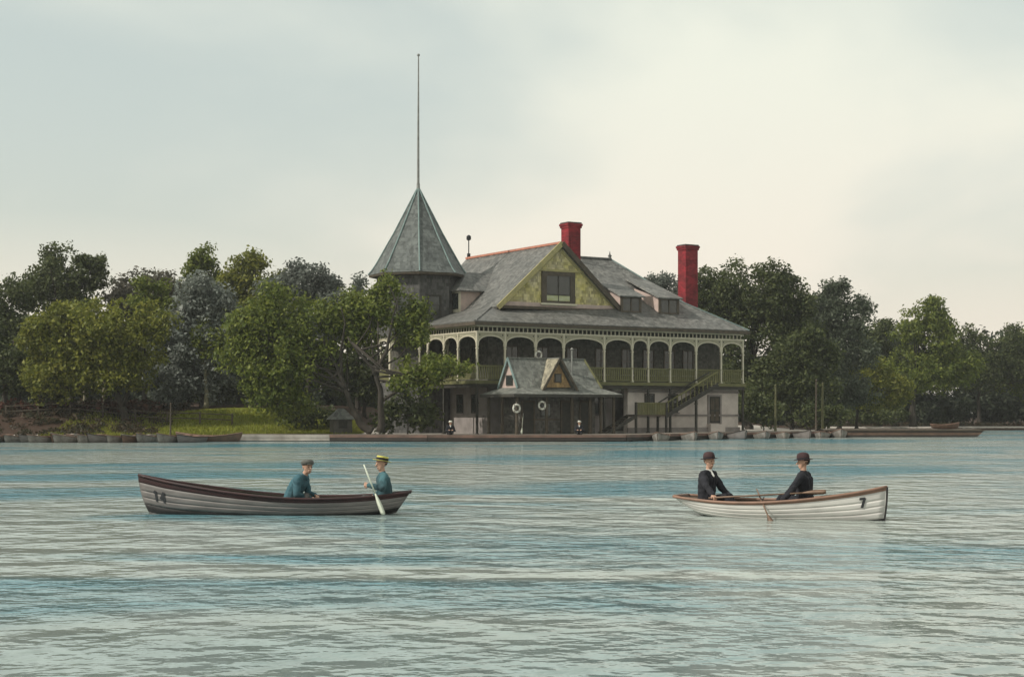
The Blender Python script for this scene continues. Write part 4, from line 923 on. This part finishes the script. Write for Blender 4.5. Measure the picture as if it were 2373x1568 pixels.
    if ht == 'bowler':
        h_ = MB().lathe([(.150,.052),(.155,.060),(.148,.066),(.108,.058),(.104,.075),(.104,.12),(.088,.162),(.05,.185),(.008,.19)], (0,0,0), 20, sx=1.08, sy=.96)
        b_ = MB().lathe([(.107,.062),(.1075,.088)], (0,0,0), 20, sx=1.08, sy=.96, cap=False)
    elif ht == 'boater':
        h_ = MB().lathe([(.168,.062),(.168,.070),(.106,.070),(.104,.145),(.098,.150),(.004,.152)], (0,0,0), 20, sx=1.06, sy=.96)
        b_ = MB().lathe([(.109,.074),(.1085,.118)], (0,0,0), 20, sx=1.06, sy=.96, cap=False)
    elif ht == 'cap':
        h_ = MB().lathe([(.104,.045),(.112,.07),(.118,.10),(.085,.135),(.01,.145)], (.005,0,0), 18, sx=1.12, sy=1)
        h_.add([(.09,-.07,.052),(.155,-.045,.04),(.168,0,.038),(.155,.045,.04),(.09,.07,.052),(.09,.07,.064),(.155,.045,.05),(.168,0,.048),(.155,-.045,.05),(.09,-.07,.064)], [(0,1,2,3,4),(5,6,7,8,9),(0,9,8,1),(1,8,7,2),(2,7,6,3),(3,6,5,4)])
        b_ = None
    else: h_ = None
    if h_:
        Mt = Mh @ Matrix.Rotation(R(o.get('hat_tilt', -4)), 4, 'Y')
        q = h_.build('hat', o['hat_mat'], root, smooth=ht != 'boater'); q.matrix_local = Mt
        if b_: q2 = b_.build('hat_band', o.get('band', 'suit_black'), q, smooth=True)
    return root
def skw(x, y, z): return Vector((skiff.location.x - x, skiff.location.y - y, z))
# passenger in the skiff: sits hunched facing the stern (to the right), looks towards the shore side of the viewer
person('person', 'person in a blue jacket and grey cap sitting hunched in the grey skiff', (xat(676, 28.6), 28.6, .14), R(-14),
       dict(lean=.50, neck=.42, head_yaw=R(-38), jacket='jacket_blue', L=(.42,.10,.20), R=(.40,-.12,.17), Lp=(0,-.6,-1), Rp=(0,.6,-1), Lh=(-.4,.6,-.6), Rh=(-.4,-.6,-.6), kneeL=(.36,.15,.18), kneeR=(.34,-.17,.20), footL=(.56,.13,-.10), footR=(.54,-.14,-.10), hat='cap', hat_mat='cap_grey', shirt='jacket_blue', voxel=.0075))
# paddler near the stern faces the bow
pl_ = Vector((xat(893, 28.6), 28.6, .12))
person('person', 'person in a teal jacket and straw hat holding a pale paddle in the grey skiff', pl_, R(180+8),
       dict(lean=.10, neck=.12, head_yaw=R(22), jacket='jacket_teal', L=(.31,.30,.42), R=(.20,-.02,.20), Lh=(.1,.8,-.6), Rh=(-.3,-.8,-.5), Lp=(.3,-.8,0), Rp=(.2,.9,0), curl=1.5, kneeL=(.34,.16,.16), kneeR=(.36,-.14,.17), footL=(.58,.12,-.12), footR=(.60,-.12,-.12), hat='boater', hat_mat='straw', hat_tilt=-10, shirt='jacket_teal', voxel=.0075))
pa = at(843, 1076, 28.15); pb = at(889, 1192, 28.0)
make_oar('paddle', pa, pb, 'oar_pale', 'long pale paddle dipping into the water beside the grey skiff', .42, .042, (0,1,0), 'paddle', r=.016)
# rower and passenger in the white boat
def in_rb(t, y, z): return rbw(rb['L']*(t-.5), y, z)
def rb_hand(world, loc, yaw): return tuple(Matrix.Rotation(-yaw, 3, 'Z') @ (world - loc))
yp = bang + R(6); lp = in_rb(.13, .0, .17)
person('person', 'person in a black suit and bowler hat sitting in the stern of the white boat', lp, yp,
       dict(lean=.10, neck=.05, head_yaw=R(-28), jacket='suit_black', twist=R(-14), L=(.43,.14,.12), R=rb_hand(gl(.235,-.9,.09), lp, yp), Rh=(-.4,-.7,-.4), Lh=(-.3,.7,-.5), trousers='suit_black', hat='bowler', hat_mat='felt_brown', voxel=.0075))
yr = bang + R(180); lr = in_rb(.62, .0, .18)
person('person', 'person in a black coat and bowler hat rowing the white boat', lr, yr,
       dict(lean=.06, neck=.0, head_yaw=R(14), jacket='suit_black', L=rb_hand(gl(.545,-.80,.06), lr, yr), R=(.44,-.20,.13), Lh=(-.3,.8,-.4), Rh=(-.3,-.8,-.4), curl=1.4, trousers='suit_black', shirt='suit_black', hat='bowler', hat_mat='felt_brown', hat_tilt=4, voxel=.0075))
# two people sitting on the dock
for px, Y, yaw, lab, hat, jk in ((1043, 101.6, R(-80), 'person in dark clothes and white hat sitting on the dock edge beyond the hut', 'ring_white', 'suit_black'),
                            (1343, 102.2, R(-95), 'person with pale hat and dark clothes sitting on the dock before the hut doorways', 'ring_white', 'suit_black')):
    person('person', lab, (xat(px, Y), Y, .45), yaw, dict(lean=.35, neck=.25, jacket=jk, L=(.34,.14,.30), R=(.34,-.14,.30), kneeL=(.34,.13,.30), kneeR=(.34,-.13,.30), footL=(.40,.12,.09), footR=(.40,-.12,.09), toe=(1,0,0), hat='boater', hat_mat=hat, band='ring_white', trousers='suit_black', voxel=.014))
# oars leaning on the hut
for k, (px, lean) in enumerate(((1181, .35), (1197, .6))):
    b0 = hutpt(.9 + .35*k, 1.2, .01)
    make_oar('oar', hutpt(1.0 + .35*k + .2*k, 1.47, 1.9 - .4*k), b0, 'oar_pale', ('tall' if k == 0 else 'short') + ' pale oar leaning against the wall of the landing hut', .45, .07, (0,1,0))

# ------------------------------------------------------------------ moored boats
ms = smooth_interp(dict(L=4.2, t=[0,.12,.3,.5,.7,.85,1], b=[.36,.48,.58,.60,.50,.32,.02], sheer=[.42,.38,.35,.36,.42,.50,.60], keel=[.02,-.06,-.10,-.12,-.11,-.08,.0], q=.6, p=1.1, bow_rake=.25, stern_rake=.15))
def moored(mats, label, group, extra=False):
    e_ = empty('moored_boat', (0,0,0), 0, label, 'boat', group)
    build_hull(ms, e_, mats, 18, 12)
    for t in (.18, .42, .68): thwart(ms, e_, t, .24, mats[2])
    floor_boards(ms, e_, .1, .85, -.02)
    return e_
GL = 'boats moored along the left bank'; GR = 'boats moored along the dock'
protos = {}
def place_moored(kind, side, loc, rz, sc):
    mats = {'pale': ('hull_dim','boat_inside','gunwale_tan'), 'grey': ('hull_grey','boat_inside','dock_dark'), 'brown': ('hull_brown','boat_inside','hull_dim')}[kind]
    if (kind, side) not in protos:
        lab = {'pale': 'pale rowing boat', 'grey': 'grey rowing boat with dark rim', 'brown': 'dark brown rowing boat with pale rim'}[kind] + (' moored bow out beside the shady wooded bank' if side == 'L' else ' moored bow out along the dock below the boathouse')
        o = moored(mats, lab, GL if side == 'L' else GR); protos[kind, side] = o
    else: o = copy_tree(protos[kind, side])
    o.location = loc; o.rotation_euler = (0, R(random.uniform(-1.5, 1.5)), rz); o.scale = sc
for k, px in enumerate((-18, 28, 70, 104, 128, 166, 203, 240, 276, 308, 340, 398, 436)):
    Y = 99.2 + random.uniform(-.9, .9)
    place_moored('pale' if k % 5 in (0, 1, 3) else ('grey' if k % 5 == 2 else 'brown'), 'L', (xat(px, 98), Y, 0), R(-90 - random.uniform(4, 24)), (random.uniform(.85,1.05), random.uniform(.7,.9), random.uniform(.85,1.1)))
for k, (px, Y) in enumerate(((1534,104.5),(1600,107.3),(1663,110.0),(1711,111.6),(1771,113.5),(1820,115.0),(1865,116.4),(1912,118),(1951,119.2))):
    place_moored('grey' if k in (3, 6) else 'pale', 'R', (xat(px, Y - 1), Y, 0), R(-90 + random.uniform(-20, 12)), (random.uniform(.85,1.0), random.uniform(.8,1.0), random.uniform(.85,1.1)))
for k, (px, Y, rz, lab) in enumerate(((486, 101.0, 6, 'brown rowing boat lying alongside the pale end of the dock'), (478, 102.6, 172, 'brown rowing boat moored inside another against the grassy bank'))):
    o = moored(('hull_brown','boat_inside','gunwale_tan'), lab, GL); o.location = (xat(px, Y), Y, 0); o.rotation_euler = (0, 0, R(rz))
# long scow at the end of the dock
SCX, SCY = xat(2085, 121.5), 121.5
scow = empty('scow', (SCX, SCY, 0), R(3), 'long low dark wooden scow with raked ends moored past the dock', 'barge')
SLn = 12.6
for i, (z0_, z1_, m_) in enumerate(((-.25,.16,'dock_dark'), (.165,.36,'hull_brown'), (.365,.56,'dock_dark'))):
    r0 = .9*(1-(z0_+.25)/.8); r1 = .9*(1-(z1_+.25)/.8); hl = SLn/2
    MB().add([(-hl+r0,-1.3,z0_),(hl-r0,-1.3,z0_),(hl-r0,1.3,z0_),(-hl+r0,1.3,z0_),(-hl+r1,-1.3,z1_),(hl-r1,-1.3,z1_),(hl-r1,1.3,z1_),(-hl+r1,1.3,z1_)], [(0,3,2,1),(4,5,6,7),(0,1,5,4),(1,2,6,5),(2,3,7,6),(3,0,4,7)]).build('side_plank', m_, scow)
MB().box(-SLn/2+.2, SLn/2-.2, -1.2, 1.2, .562, .60).build('deck', 'deck', scow)
MB().box(-SLn/2-.02, SLn/2+.02, -1.36, -1.301, .48, .57).build('rubbing_strake', 'brown_timber', scow)
o = moored(('hull_brown','boat_inside','gunwale_tan'), 'small brown boat hauled up on the deck of the dark scow', 'boats hauled out'); o.location = (SCX+3.6, SCY+.1, .68); o.rotation_euler = (0,0,R(8)); o.scale = (.55,.7,.75)

# ------------------------------------------------------------------ small bank things
kx, ky = xat(790, 106.5), 106.5; kz = land_z(kx, ky)
ks = empty('kiosk', (kx, ky, kz-.05), R(20), 'small kiosk with blue hipped roof on the bank under the willow', 'kiosk')
MB().box(-.65,.65,-.6,.6,0,1.15).build('kiosk_wall', 'kiosk_wall', ks)
for pl in ([(-.85,-.8,1.1),(.85,-.8,1.1),(.2,0,1.85),(-.2,0,1.85)], [(-.85,.8,1.1),(.85,.8,1.1),(.2,0,1.85),(-.2,0,1.85)], [(-.85,-.8,1.1),(-.85,.8,1.1),(-.2,0,1.85)], [(.85,-.8,1.1),(.85,.8,1.1),(.2,0,1.85)]): MB().slab(pl, .05).build('roof_slope', 'slate_blue', ks)
wd = MB().box(-.3,.3,-.64,-.605,.5,1.0).build('hatch', 'dark_timber', ks)
def post_thing(px, Y, pyt, name, label, cat, r=.09, m='post_wood', lamp=False):
    x = xat(px, Y); z = land_z(x, Y); t = at(px, pyt, Y).z
    e_ = empty(name, (x, Y, z-.05), 0, label, cat); h = t - z
    MB().tube([(0,0,0),(0,0,.3),(.02,0,h)], [r*1.3,r,r*.7], 8).build('shaft', m, e_)
    MB().lathe([(r*.9,0),(r*.9,.05),(.01,.14)], (.02,0,h), 8).build('cap', m, e_)
post_thing(1797, 128, 892, 'post', 'yellowish wooden post standing on the bank just past the boathouse', 'post', .10)
post_thing(1891, 128.5, 880, 'post', 'brown wooden post, taller of a pair behind the moored boats', 'post', .08, 'brown_timber')
post_thing(1906, 128.8, 888, 'post', 'yellow green wooden post, shorter of a pair behind the moored boats', 'post', .10)
post_thing(395, 103.6, 935, 'post', 'slim wooden mooring post on the bank beside the lawn', 'post', .06, 'brown_timber')
# low rail fence under the trees at left
fe = empty('rail_fence', (-31, 110.5, 0), 0, 'low brown rail fence under the trees on the left bank', 'fence')
xs_ = np.arange(-36, -19.9, 2.3); fy = 110.5
for i, x in enumerate(xs_):
    z = land_z(x, fy); MB().box(x+31-.06, x+31+.06, -.06, .06, z-.1, z+.85).build('post', 'brown_timber', fe)
    if i:
        za = land_z(xs_[i-1], fy)
        for h in (.38, .75): MB().beam((xs_[i-1]+31, -.07, za+h), (x+31, -.07, z+h), .04, .07).build('rail', 'brown_timber', fe)

# ------------------------------------------------------------------ trees
def leaves(centres, radii, counts, size, stretch=(1,1,1), droop=0.0, seed=0, asp=.55):
    g_ = np.random.default_rng(seed); idx = np.repeat(np.arange(len(centres)), counts); n = len(idx)
    d = g_.normal(size=(n, 3)); d /= np.linalg.norm(d, axis=1)[:, None]
    rad = g_.random(n) ** .45
    rad = np.where(g_.random(n) < .12, rad * 1.25, rad)
    c = np.asarray(centres)[idx] + d * rad[:, None] * np.asarray(radii)[idx][:, None] * np.asarray(stretch)
    nrm = d * .5 + g_.normal(size=(n, 3)) * .62 + np.array((0, 0, .42)); nrm /= np.linalg.norm(nrm, axis=1)[:, None]
    t = g_.normal(size=(n, 3)); t[:, 2] -= droop; t -= nrm * np.sum(t * nrm, axis=1)[:, None]; t /= np.linalg.norm(t, axis=1)[:, None]; b = np.cross(nrm, t)
    s = size * (.6 + .8 * g_.random(n))[:, None]
    v = np.empty((n, 4, 3)); v[:, 0] = c - t*s; v[:, 1] = c + b*s*asp + t*s*.1; v[:, 2] = c + t*s; v[:, 3] = c - b*s*asp + t*s*.1
    return v.reshape(-1, 3)
def quads_mesh(name, v, m):
    n = len(v) // 4; me = bpy.data.meshes.new(name); me.vertices.add(4*n); me.vertices.foreach_set('co', v.astype(np.float32).ravel())
    me.loops.add(4*n); me.loops.foreach_set('vertex_index', np.arange(4*n, dtype=np.int32)); me.polygons.add(n); me.polygons.foreach_set('loop_start', np.arange(0, 4*n, 4, dtype=np.int32)); me.polygons.foreach_set('loop_total', np.full(n, 4, dtype=np.int32))
    me.materials.append(MATS[m]); me.update(calc_edges=True); me.validate(); return me
SEED = [100]
def tree(name, label, base, blobs, leafm, trunk=None, r0=.28, size=.17, dens=1.0, clump=None, droop=0, group=None, barkm='bark', cat='tree', ragged=1.0):
    """base: (px, Y); blobs: crown masses as (px, py, rx_px, rz_px[, dY]) measured at the tree's own distance Y"""
    SEED[0] += 1; g_ = np.random.default_rng(SEED[0]); px, Y = base; bx_ = xat(px, Y); bz_ = land_z(bx_, Y) - .06
    cs = []; rs = []; cn = []; k_ = Y / FP
    more = []
    if cat == 'tree':
        size *= .9
        for bl in blobs:
            if min(bl[2:4]) < 35: continue
            for _ in range(4):
                a_ = g_.uniform(-.5, 3.64); f_ = g_.uniform(.28, .5); more.append((bl[0] + bl[2]*.82*math.cos(a_), bl[1] - bl[3]*.80*math.sin(a_), bl[2]*f_, bl[3]*f_, (bl[4] if len(bl) > 4 else 0) + g_.uniform(-1, .6)))
        blobs = [(b_[0], b_[1], b_[2]*.9, b_[3]*.9) + tuple(b_[4:]) for b_ in blobs] + more
    for bl in blobs:
        cx_, cy_, rx, rz = bl[:4]; dY = bl[4] if len(bl) > 4 else 0
        p = at(cx_, cy_, Y); X, Z = p.x - bx_, p.z - bz_; rx *= k_; rz *= k_; ry = min(rx, 4.5) * .85
        rc0 = clump or max(.55, .24 * min(rx, rz, 4.5)); nc = int(6 + 5.2 * (rx*rz + rx*ry + ry*rz) / 3 / (rc0*rc0))
        for _ in range(nc):
            d = g_.normal(size=3); d /= np.linalg.norm(d); q = g_.random() ** .33
            if d[1] > .45 and g_.random() < .5: d[1] = -d[1]
            q *= .94 if g_.random() > .13*ragged else 1.10
            c = np.array((X + d[0]*rx*q, dY + d[1]*ry*q, Z + d[2]*rz*q))
            r = rc0 * (.55 + .75*g_.random())
            if c[2] < .3: continue
            cs.append(c); rs.append(r); cn.append(max(12, int(dens * 2.3 * r*r / (size*size*.55*2))))
    v = leaves(cs, rs, cn, size, (1,1,.85), droop, SEED[0])
    root = empty(name, (bx_, Y, bz_), 0, label, cat, group)
    tb = MB(); top = max(cs, key=lambda c: c[2]); ce = np.mean(cs, axis=0)
    if trunk is None:
        trunk = [[(px, None), (px + g_.uniform(-8, 8), .5)]]
        pts = [(0,0,0), (0,0,.35), (g_.uniform(-.2,.2), 0, ce[2]*.45), (ce[0]*.6, ce[1]*.6, ce[2]*.85), (ce[0], ce[1], (ce[2]+top[2])*.5)]
        paths = [(pts, r0)]
    else:
        paths = []
        for path, rr in trunk:
            pts = []
            for q in path:
                w_ = at(q[0], q[1], Y); pts.append((w_.x - bx_, (q[2] if len(q) > 2 else 0), w_.z - bz_))
            paths.append((pts, rr))
    for pts, rr in paths:
        P = [Vector(p) for p in pts]; Q = []
        for i in range(len(P)-1):
            for t in np.linspace(0, 1, 5)[:-1]: Q.append(P[i].lerp(P[i+1], t) + Vector((g_.uniform(-1,1), g_.uniform(-1,1), 0))*rr*.18*(0 if i == 0 and t == 0 else 1))
        Q.append(P[-1]); m_ = len(Q)
        tb.tube(Q, [rr*(1.35 if i == 0 else 1)*(1 - .78*i/(m_-1)) for i in range(m_)], 9)
    main = paths[0][0]
    for _ in range(min(14, len(cs)//4)):
        c = cs[g_.integers(len(cs))]; f = g_.uniform(.45, .95); i = f*(len(main)-1); a = Vector(main[int(i)]).lerp(Vector(main[min(len(main)-1, int(i)+1)]), i-int(i))
        cv = Vector(c); mid = a.lerp(cv, .5) + Vector((0,0,-.12*(cv-a).length))
        tb.tube([a, mid, cv], [r0*.34, r0*.2, r0*.06], 6)
    tb.build('trunk', barkm, root, smooth=True)
    link('crown', quads_mesh('crown', v, leafm), root)
    return root
TL = 'trees on the left bank'; TR = 'trees on the right bank'
tree('tree', 'tall dark tree with bushy top rising behind the left bank', (165, 128), [(150,650,85,80),(215,640,50,40),(120,700,60,80),(170,760,100,80)], 'leaf_dark', group=TL, r0=.35)
tree('tree', 'brownish tree with rounded top behind the left bank', (335, 131), [(330,690,75,75),(300,720,60,70),(370,740,55,80)], 'leaf_brown', group=TL)
tree('tree', 'dark tree at the far end of the left bank beside the fence', (12, 120), [(15,730,60,80),(25,820,70,80),(-40,760,60,100)], 'leaf_dark', group=TL)
tree('tree', 'broad yellow green tree with leaning trunk over the rail fence', (297, 110), [(230,770,130,90),(150,810,85,90),(330,800,80,85),(240,870,110,60),(130,880,80,55)], 'leaf_bright', [([(297,995),(283,940),(262,890),(235,840),(215,770)], .30), ([(283,940),(310,880),(335,820),(340,770)], .16)], group=TL, r0=.30, size=.16)
tree('tree', 'slim tree with dark straight trunk behind the rail fence', (165, 113), [(170,850,75,70),(200,800,70,70),(120,850,60,70)], 'leaf_mid', [([(165,985),(168,920),(172,860),(175,800)], .20)], group=TL, r0=.2)
tree('tree', 'blue grey tree hanging low beside the yellow green tree', (470, 117), [(440,760,85,100),(480,720,70,65),(400,880,85,75),(480,860,70,90),(385,800,55,60)], 'leaf_blue', group=TL, r0=.28)
tree('tree', 'pointed light green tree rising behind the blue grey tree', (476, 136), [(478,640,36,58),(455,670,45,50),(500,680,50,50),(478,740,70,70)], 'leaf_mid', group=TL, clump=.75)
tree('tree', 'yellow green tree top between the pointed tree and the willow', (590, 134), [(585,650,55,60),(560,680,55,45),(630,680,45,50),(590,740,80,70)], 'leaf_bright', group=TL)
tree('tree', 'pale grey green tree behind the willow crown', (715, 130), [(700,665,75,50),(660,690,60,50),(750,690,50,45),(700,740,90,60)], 'leaf_grey', group=TL)
tree('tree', 'pale slender tree top beside the tower eave behind the willow', (830, 126), [(828,700,42,50),(800,730,50,50),(850,745,40,50)], 'leaf_grey', group=TL)
# the two leaning trees by the landing
tree('willow_tree', 'large green willow with dark trunk leaning over the lawn', (862, 104.2), [(690,760,110,95,1.5),(620,820,95,95),(685,825,85,75,1),(625,905,65,60),(790,735,62,55,2.2),(580,790,60,60),(665,925,40,45,1)], 'leaf_mid',
     [([(862,1001),(838,985),(818,950),(800,900),(780,850),(750,790)], .30), ([(800,900),(760,860),(700,830),(650,810)], .15), ([(790,870),(790,810),(800,750),(790,710)], .13)], r0=.30, size=.15, droop=1.2, clump=.8, dens=.8, ragged=2, group=TL)
tree('willow_tree', 'forked dark willow whose low bough spreads before the boathouse', (882, 103.6), [(915,715,48,72,1),(850,765,48,48,2),(945,770,38,42,1),(1000,850,95,28),(960,885,70,30),(1060,850,48,20),(840,705,40,40,1.5),(900,660,40,30,1),(975,720,28,40,1)], 'leaf_mid',
     [([(882,1001),(884,960),(880,900),(868,860),(835,820),(805,780)], .26), ([(866,868),(895,815),(905,760),(920,700),(900,660)], .13), ([(882,930),(930,900),(990,885),(1060,865)], .12)], r0=.26, size=.14, droop=.8, clump=.6, dens=.85, group=TL)
tree('shrub', 'dark shrub in the shade beside the forked willow', (945, 105.2), [(945,950,55,50),(900,965,35,35),(985,960,30,40)], 'leaf_dark', r0=.06, clump=.6, cat='shrub')
tree('shrub', 'dark shrub behind the kiosk under the willow', (735, 110), [(735,965,55,30),(690,955,50,25)], 'leaf_dark', r0=.06, clump=.55, cat='shrub')
tree('shrub', 'red leaved low bush behind the rail fence', (250, 112), [(250,945,55,18),(180,948,50,16),(320,946,45,18)], 'leaf_red', r0=.05, clump=.5, cat='shrub')
tree('shrub', 'red leaved low bush at the fence end under the dark tree', (90, 112), [(90,950,60,18),(30,950,50,20)], 'leaf_red', r0=.05, clump=.5, cat='shrub')
for px, lab in ((196,'pale sunlit trunk of a slim tree behind the slim dark trunk'),(241,'pale sunlit trunk of a slim tree behind the leaning trunk'),(477,'pale sunlit trunk of a slim tree above the lawn')):
    tree('tree', lab, (px, 116), [(px, 800, 40, 60)], 'leaf_mid', [([(px,945),(px+2,900),(px-3,840),(px,780)], .20)], r0=.2, barkm='bark_sunlit', group=TL)
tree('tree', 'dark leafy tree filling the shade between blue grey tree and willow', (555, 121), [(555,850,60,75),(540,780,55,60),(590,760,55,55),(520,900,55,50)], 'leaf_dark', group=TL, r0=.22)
tree('tree', 'dark low tree between the yellow green tree and the blue grey tree', (395, 119), [(390,760,55,60),(350,690,45,40),(395,850,60,60)], 'leaf_mid', group=TL, r0=.22)
tree('tree', 'dark low tree at the outer end of the rail fence', (45, 112.5), [(45,850,80,75),(-20,830,70,90),(100,900,60,45)], 'leaf_dark', group=TL, r0=.24)
tree('tree', 'dark tree in the shade behind the forked willow and tower base', (845, 123), [(850,850,60,70),(800,880,60,55),(890,900,45,50)], 'leaf_dark', group=TL, r0=.2)
# right bank
tree('tree', 'dark tree filling the dip beside the tallest tree', (1885, 155), [(1880,735,45,60),(1865,800,60,70),(1890,860,60,60)], 'leaf_dark', group=TR, r0=.25)
tree('tree', 'dark tree behind the small pointed tree on the right bank', (2075, 182), [(2080,790,45,45),(2060,850,60,50),(2100,830,50,50)], 'leaf_teal', group=TR, r0=.25)
tree('tree', 'tallest round topped tree directly behind the tall red chimney', (1735, 142), [(1715,680,105,90),(1780,700,95,80),(1660,720,75,90),(1740,800,140,100),(1830,780,70,95),(1760,900,130,70)], 'leaf_dark', group=TR, r0=.45)
tree('tree', 'grey topped tree behind the boathouse roof beside the tall chimney', (1545, 150), [(1540,670,38,50),(1510,690,35,45),(1560,730,60,70)], 'leaf_grey', group=TR)
tree('tree', 'ragged blue green tree with open top beside the tallest tree', (1945, 150), [(1935,700,40,45),(1965,740,45,60),(1900,740,40,60),(1940,820,75,80),(1930,900,85,60)], 'leaf_teal', group=TR, clump=.8, ragged=2)
tree('tree', 'small pointed tree between two larger trees on the right bank', (2040, 172), [(2040,780,36,45),(2035,840,55,60),(2030,910,60,50)], 'leaf_dark', group=TR)
tree('tree', 'domed tree with dark trunk standing at the water edge past the scow', (2117, 168.5), [(2145,750,65,55),(2160,790,85,60),(2130,860,110,60),(2190,850,70,70)], 'leaf_mid', [([(2117,991),(2116,950),(2118,900),(2130,850),(2145,780)], .40)], group=TR, r0=.4)
tree('tree', 'spreading tree with flat crown at the far right of the bank', (2270, 180), [(2270,815,65,55),(2310,850,75,55),(2240,870,70,55),(2340,820,50,60)], 'leaf_dark', group=TR)
tree('tree', 'rounded dark tree beyond the spreading tree on the far bank', (2390, 183), [(2390,830,60,60),(2370,880,60,50),(2430,860,60,70)], 'leaf_mid', group=TR)
tree('tree', 'low dark green tree beside the wooden posts past the boathouse', (1835, 137), [(1835,870,75,70),(1785,910,55,55),(1895,900,60,55),(1850,815,60,55),(1900,840,45,50)], 'leaf_dark', group=TR, r0=.2)
tree('tree', 'yellow green low tree in front of the ragged blue green tree', (1985, 156), [(1985,880,75,60),(2010,920,70,40),(1950,915,60,45),(2050,900,50,50)], 'leaf_bright', group=TR, r0=.2, dens=.9)
tree('shrub', 'dense dark shrub against the boathouse end wall', (1770, 131), [(1770,955,50,32),(1740,930,30,45)], 'leaf_dark', r0=.06, clump=.6, cat='shrub')
tree('shrub', 'dense dark shrub behind the pair of posts', (1870, 136), [(1870,955,55,30),(1920,960,50,26)], 'leaf_dark', r0=.06, clump=.6, cat='shrub')
tree('shrub', 'dense dark shrub along the bank behind the scow', (1995, 168.5), [(1995,955,55,26),(2050,960,50,20)], 'leaf_dark', r0=.06, clump=.7, cat='shrub')
# wood behind everything
def far_wood():
    g_ = np.random.default_rng(5); cs = []; rs = []; cn = []
    for x in np.arange(-75, 95, 1.15):
        for _ in range(15):
            y = g_.uniform(144, 158) if x < 5 else g_.uniform(186, 202)
            if -8 < x < 26 and g_.random() < .0: continue
            h = g_.uniform(0, 1) if _ < 8 else g_.uniform(0, .35); zt = 10.2 if x < 5 else 10.5
            r = g_.uniform(.9, 1.6); cs.append((x + g_.uniform(-1,1), y, 1.2 + h*(zt + 1.8*math.sin(x*.33) - 1.2))); rs.append(r); cn.append(int(55*r*r))
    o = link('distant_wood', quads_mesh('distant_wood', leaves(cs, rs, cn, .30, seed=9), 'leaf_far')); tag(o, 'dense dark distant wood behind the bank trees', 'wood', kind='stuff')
far_wood()
def grass():
    g_ = np.random.default_rng(3); V = []
    n = 16000; xs = g_.uniform(-31, -10.5, n); ds = g_.uniform(.4, 11, n); v = np.empty((n, 4, 3))
    for i in range(n):
        x = xs[i]; y = shore(x) + ds[i]; z = land_z(x, y) - .01; a = g_.uniform(0, 6.28); w_ = .035; h = g_.uniform(.08, .24); c, s = math.cos(a)*w_, math.sin(a)*w_; lx, ly = g_.normal(0, .06, 2)
        v[i] = ((x-c,y-s,z),(x+c,y+s,z),(x+c*.2+lx,y+s*.2+ly,z+h),(x-c*.2+lx,y-s*.2+ly,z+h))
    o = link('lawn_grass', quads_mesh('lawn_grass', v.reshape(-1,3), 'grass')); tag(o, 'rough green grass on the sloping bank lawn', 'grass', kind='stuff')
grass()

def undergrowth():
    g_ = np.random.default_rng(12); cs = []; rs = []; cn = []
    for _ in range(520):
        if g_.random() < .55: x = g_.uniform(-48, -24.5); d = g_.uniform(.5, 20)
        else: x = g_.uniform(27.5, 85); d = g_.uniform(6.5, 22)
        y = shore(x) + d; r = g_.uniform(.25, .6); cs.append((x, y, land_z(x, y) + r*.3)); rs.append(r); cn.append(int(150*r))
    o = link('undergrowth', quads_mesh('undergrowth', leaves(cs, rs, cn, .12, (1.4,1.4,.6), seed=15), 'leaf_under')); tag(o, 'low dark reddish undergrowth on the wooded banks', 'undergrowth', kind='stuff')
undergrowth()

def haze():
    m = bpy.data.materials.new('haze'); m.use_nodes = True; t = m.node_tree; t.nodes.clear()
    out = N(t, 'ShaderNodeOutputMaterial'); v = N(t, 'ShaderNodeVolumePrincipled'); v.inputs['Color'].default_value = (.93, .95, .95, 1); v.inputs['Density'].default_value = .00028; v.inputs['Anisotropy'].default_value = .2
    t.links.new(v.outputs[0], out.inputs['Volume']); MATS['haze'] = m
    tag(MB().box(-2600, 2600, -700, 5200, -2.0, 36).build('haze', 'haze'), kind='stuff')
haze()
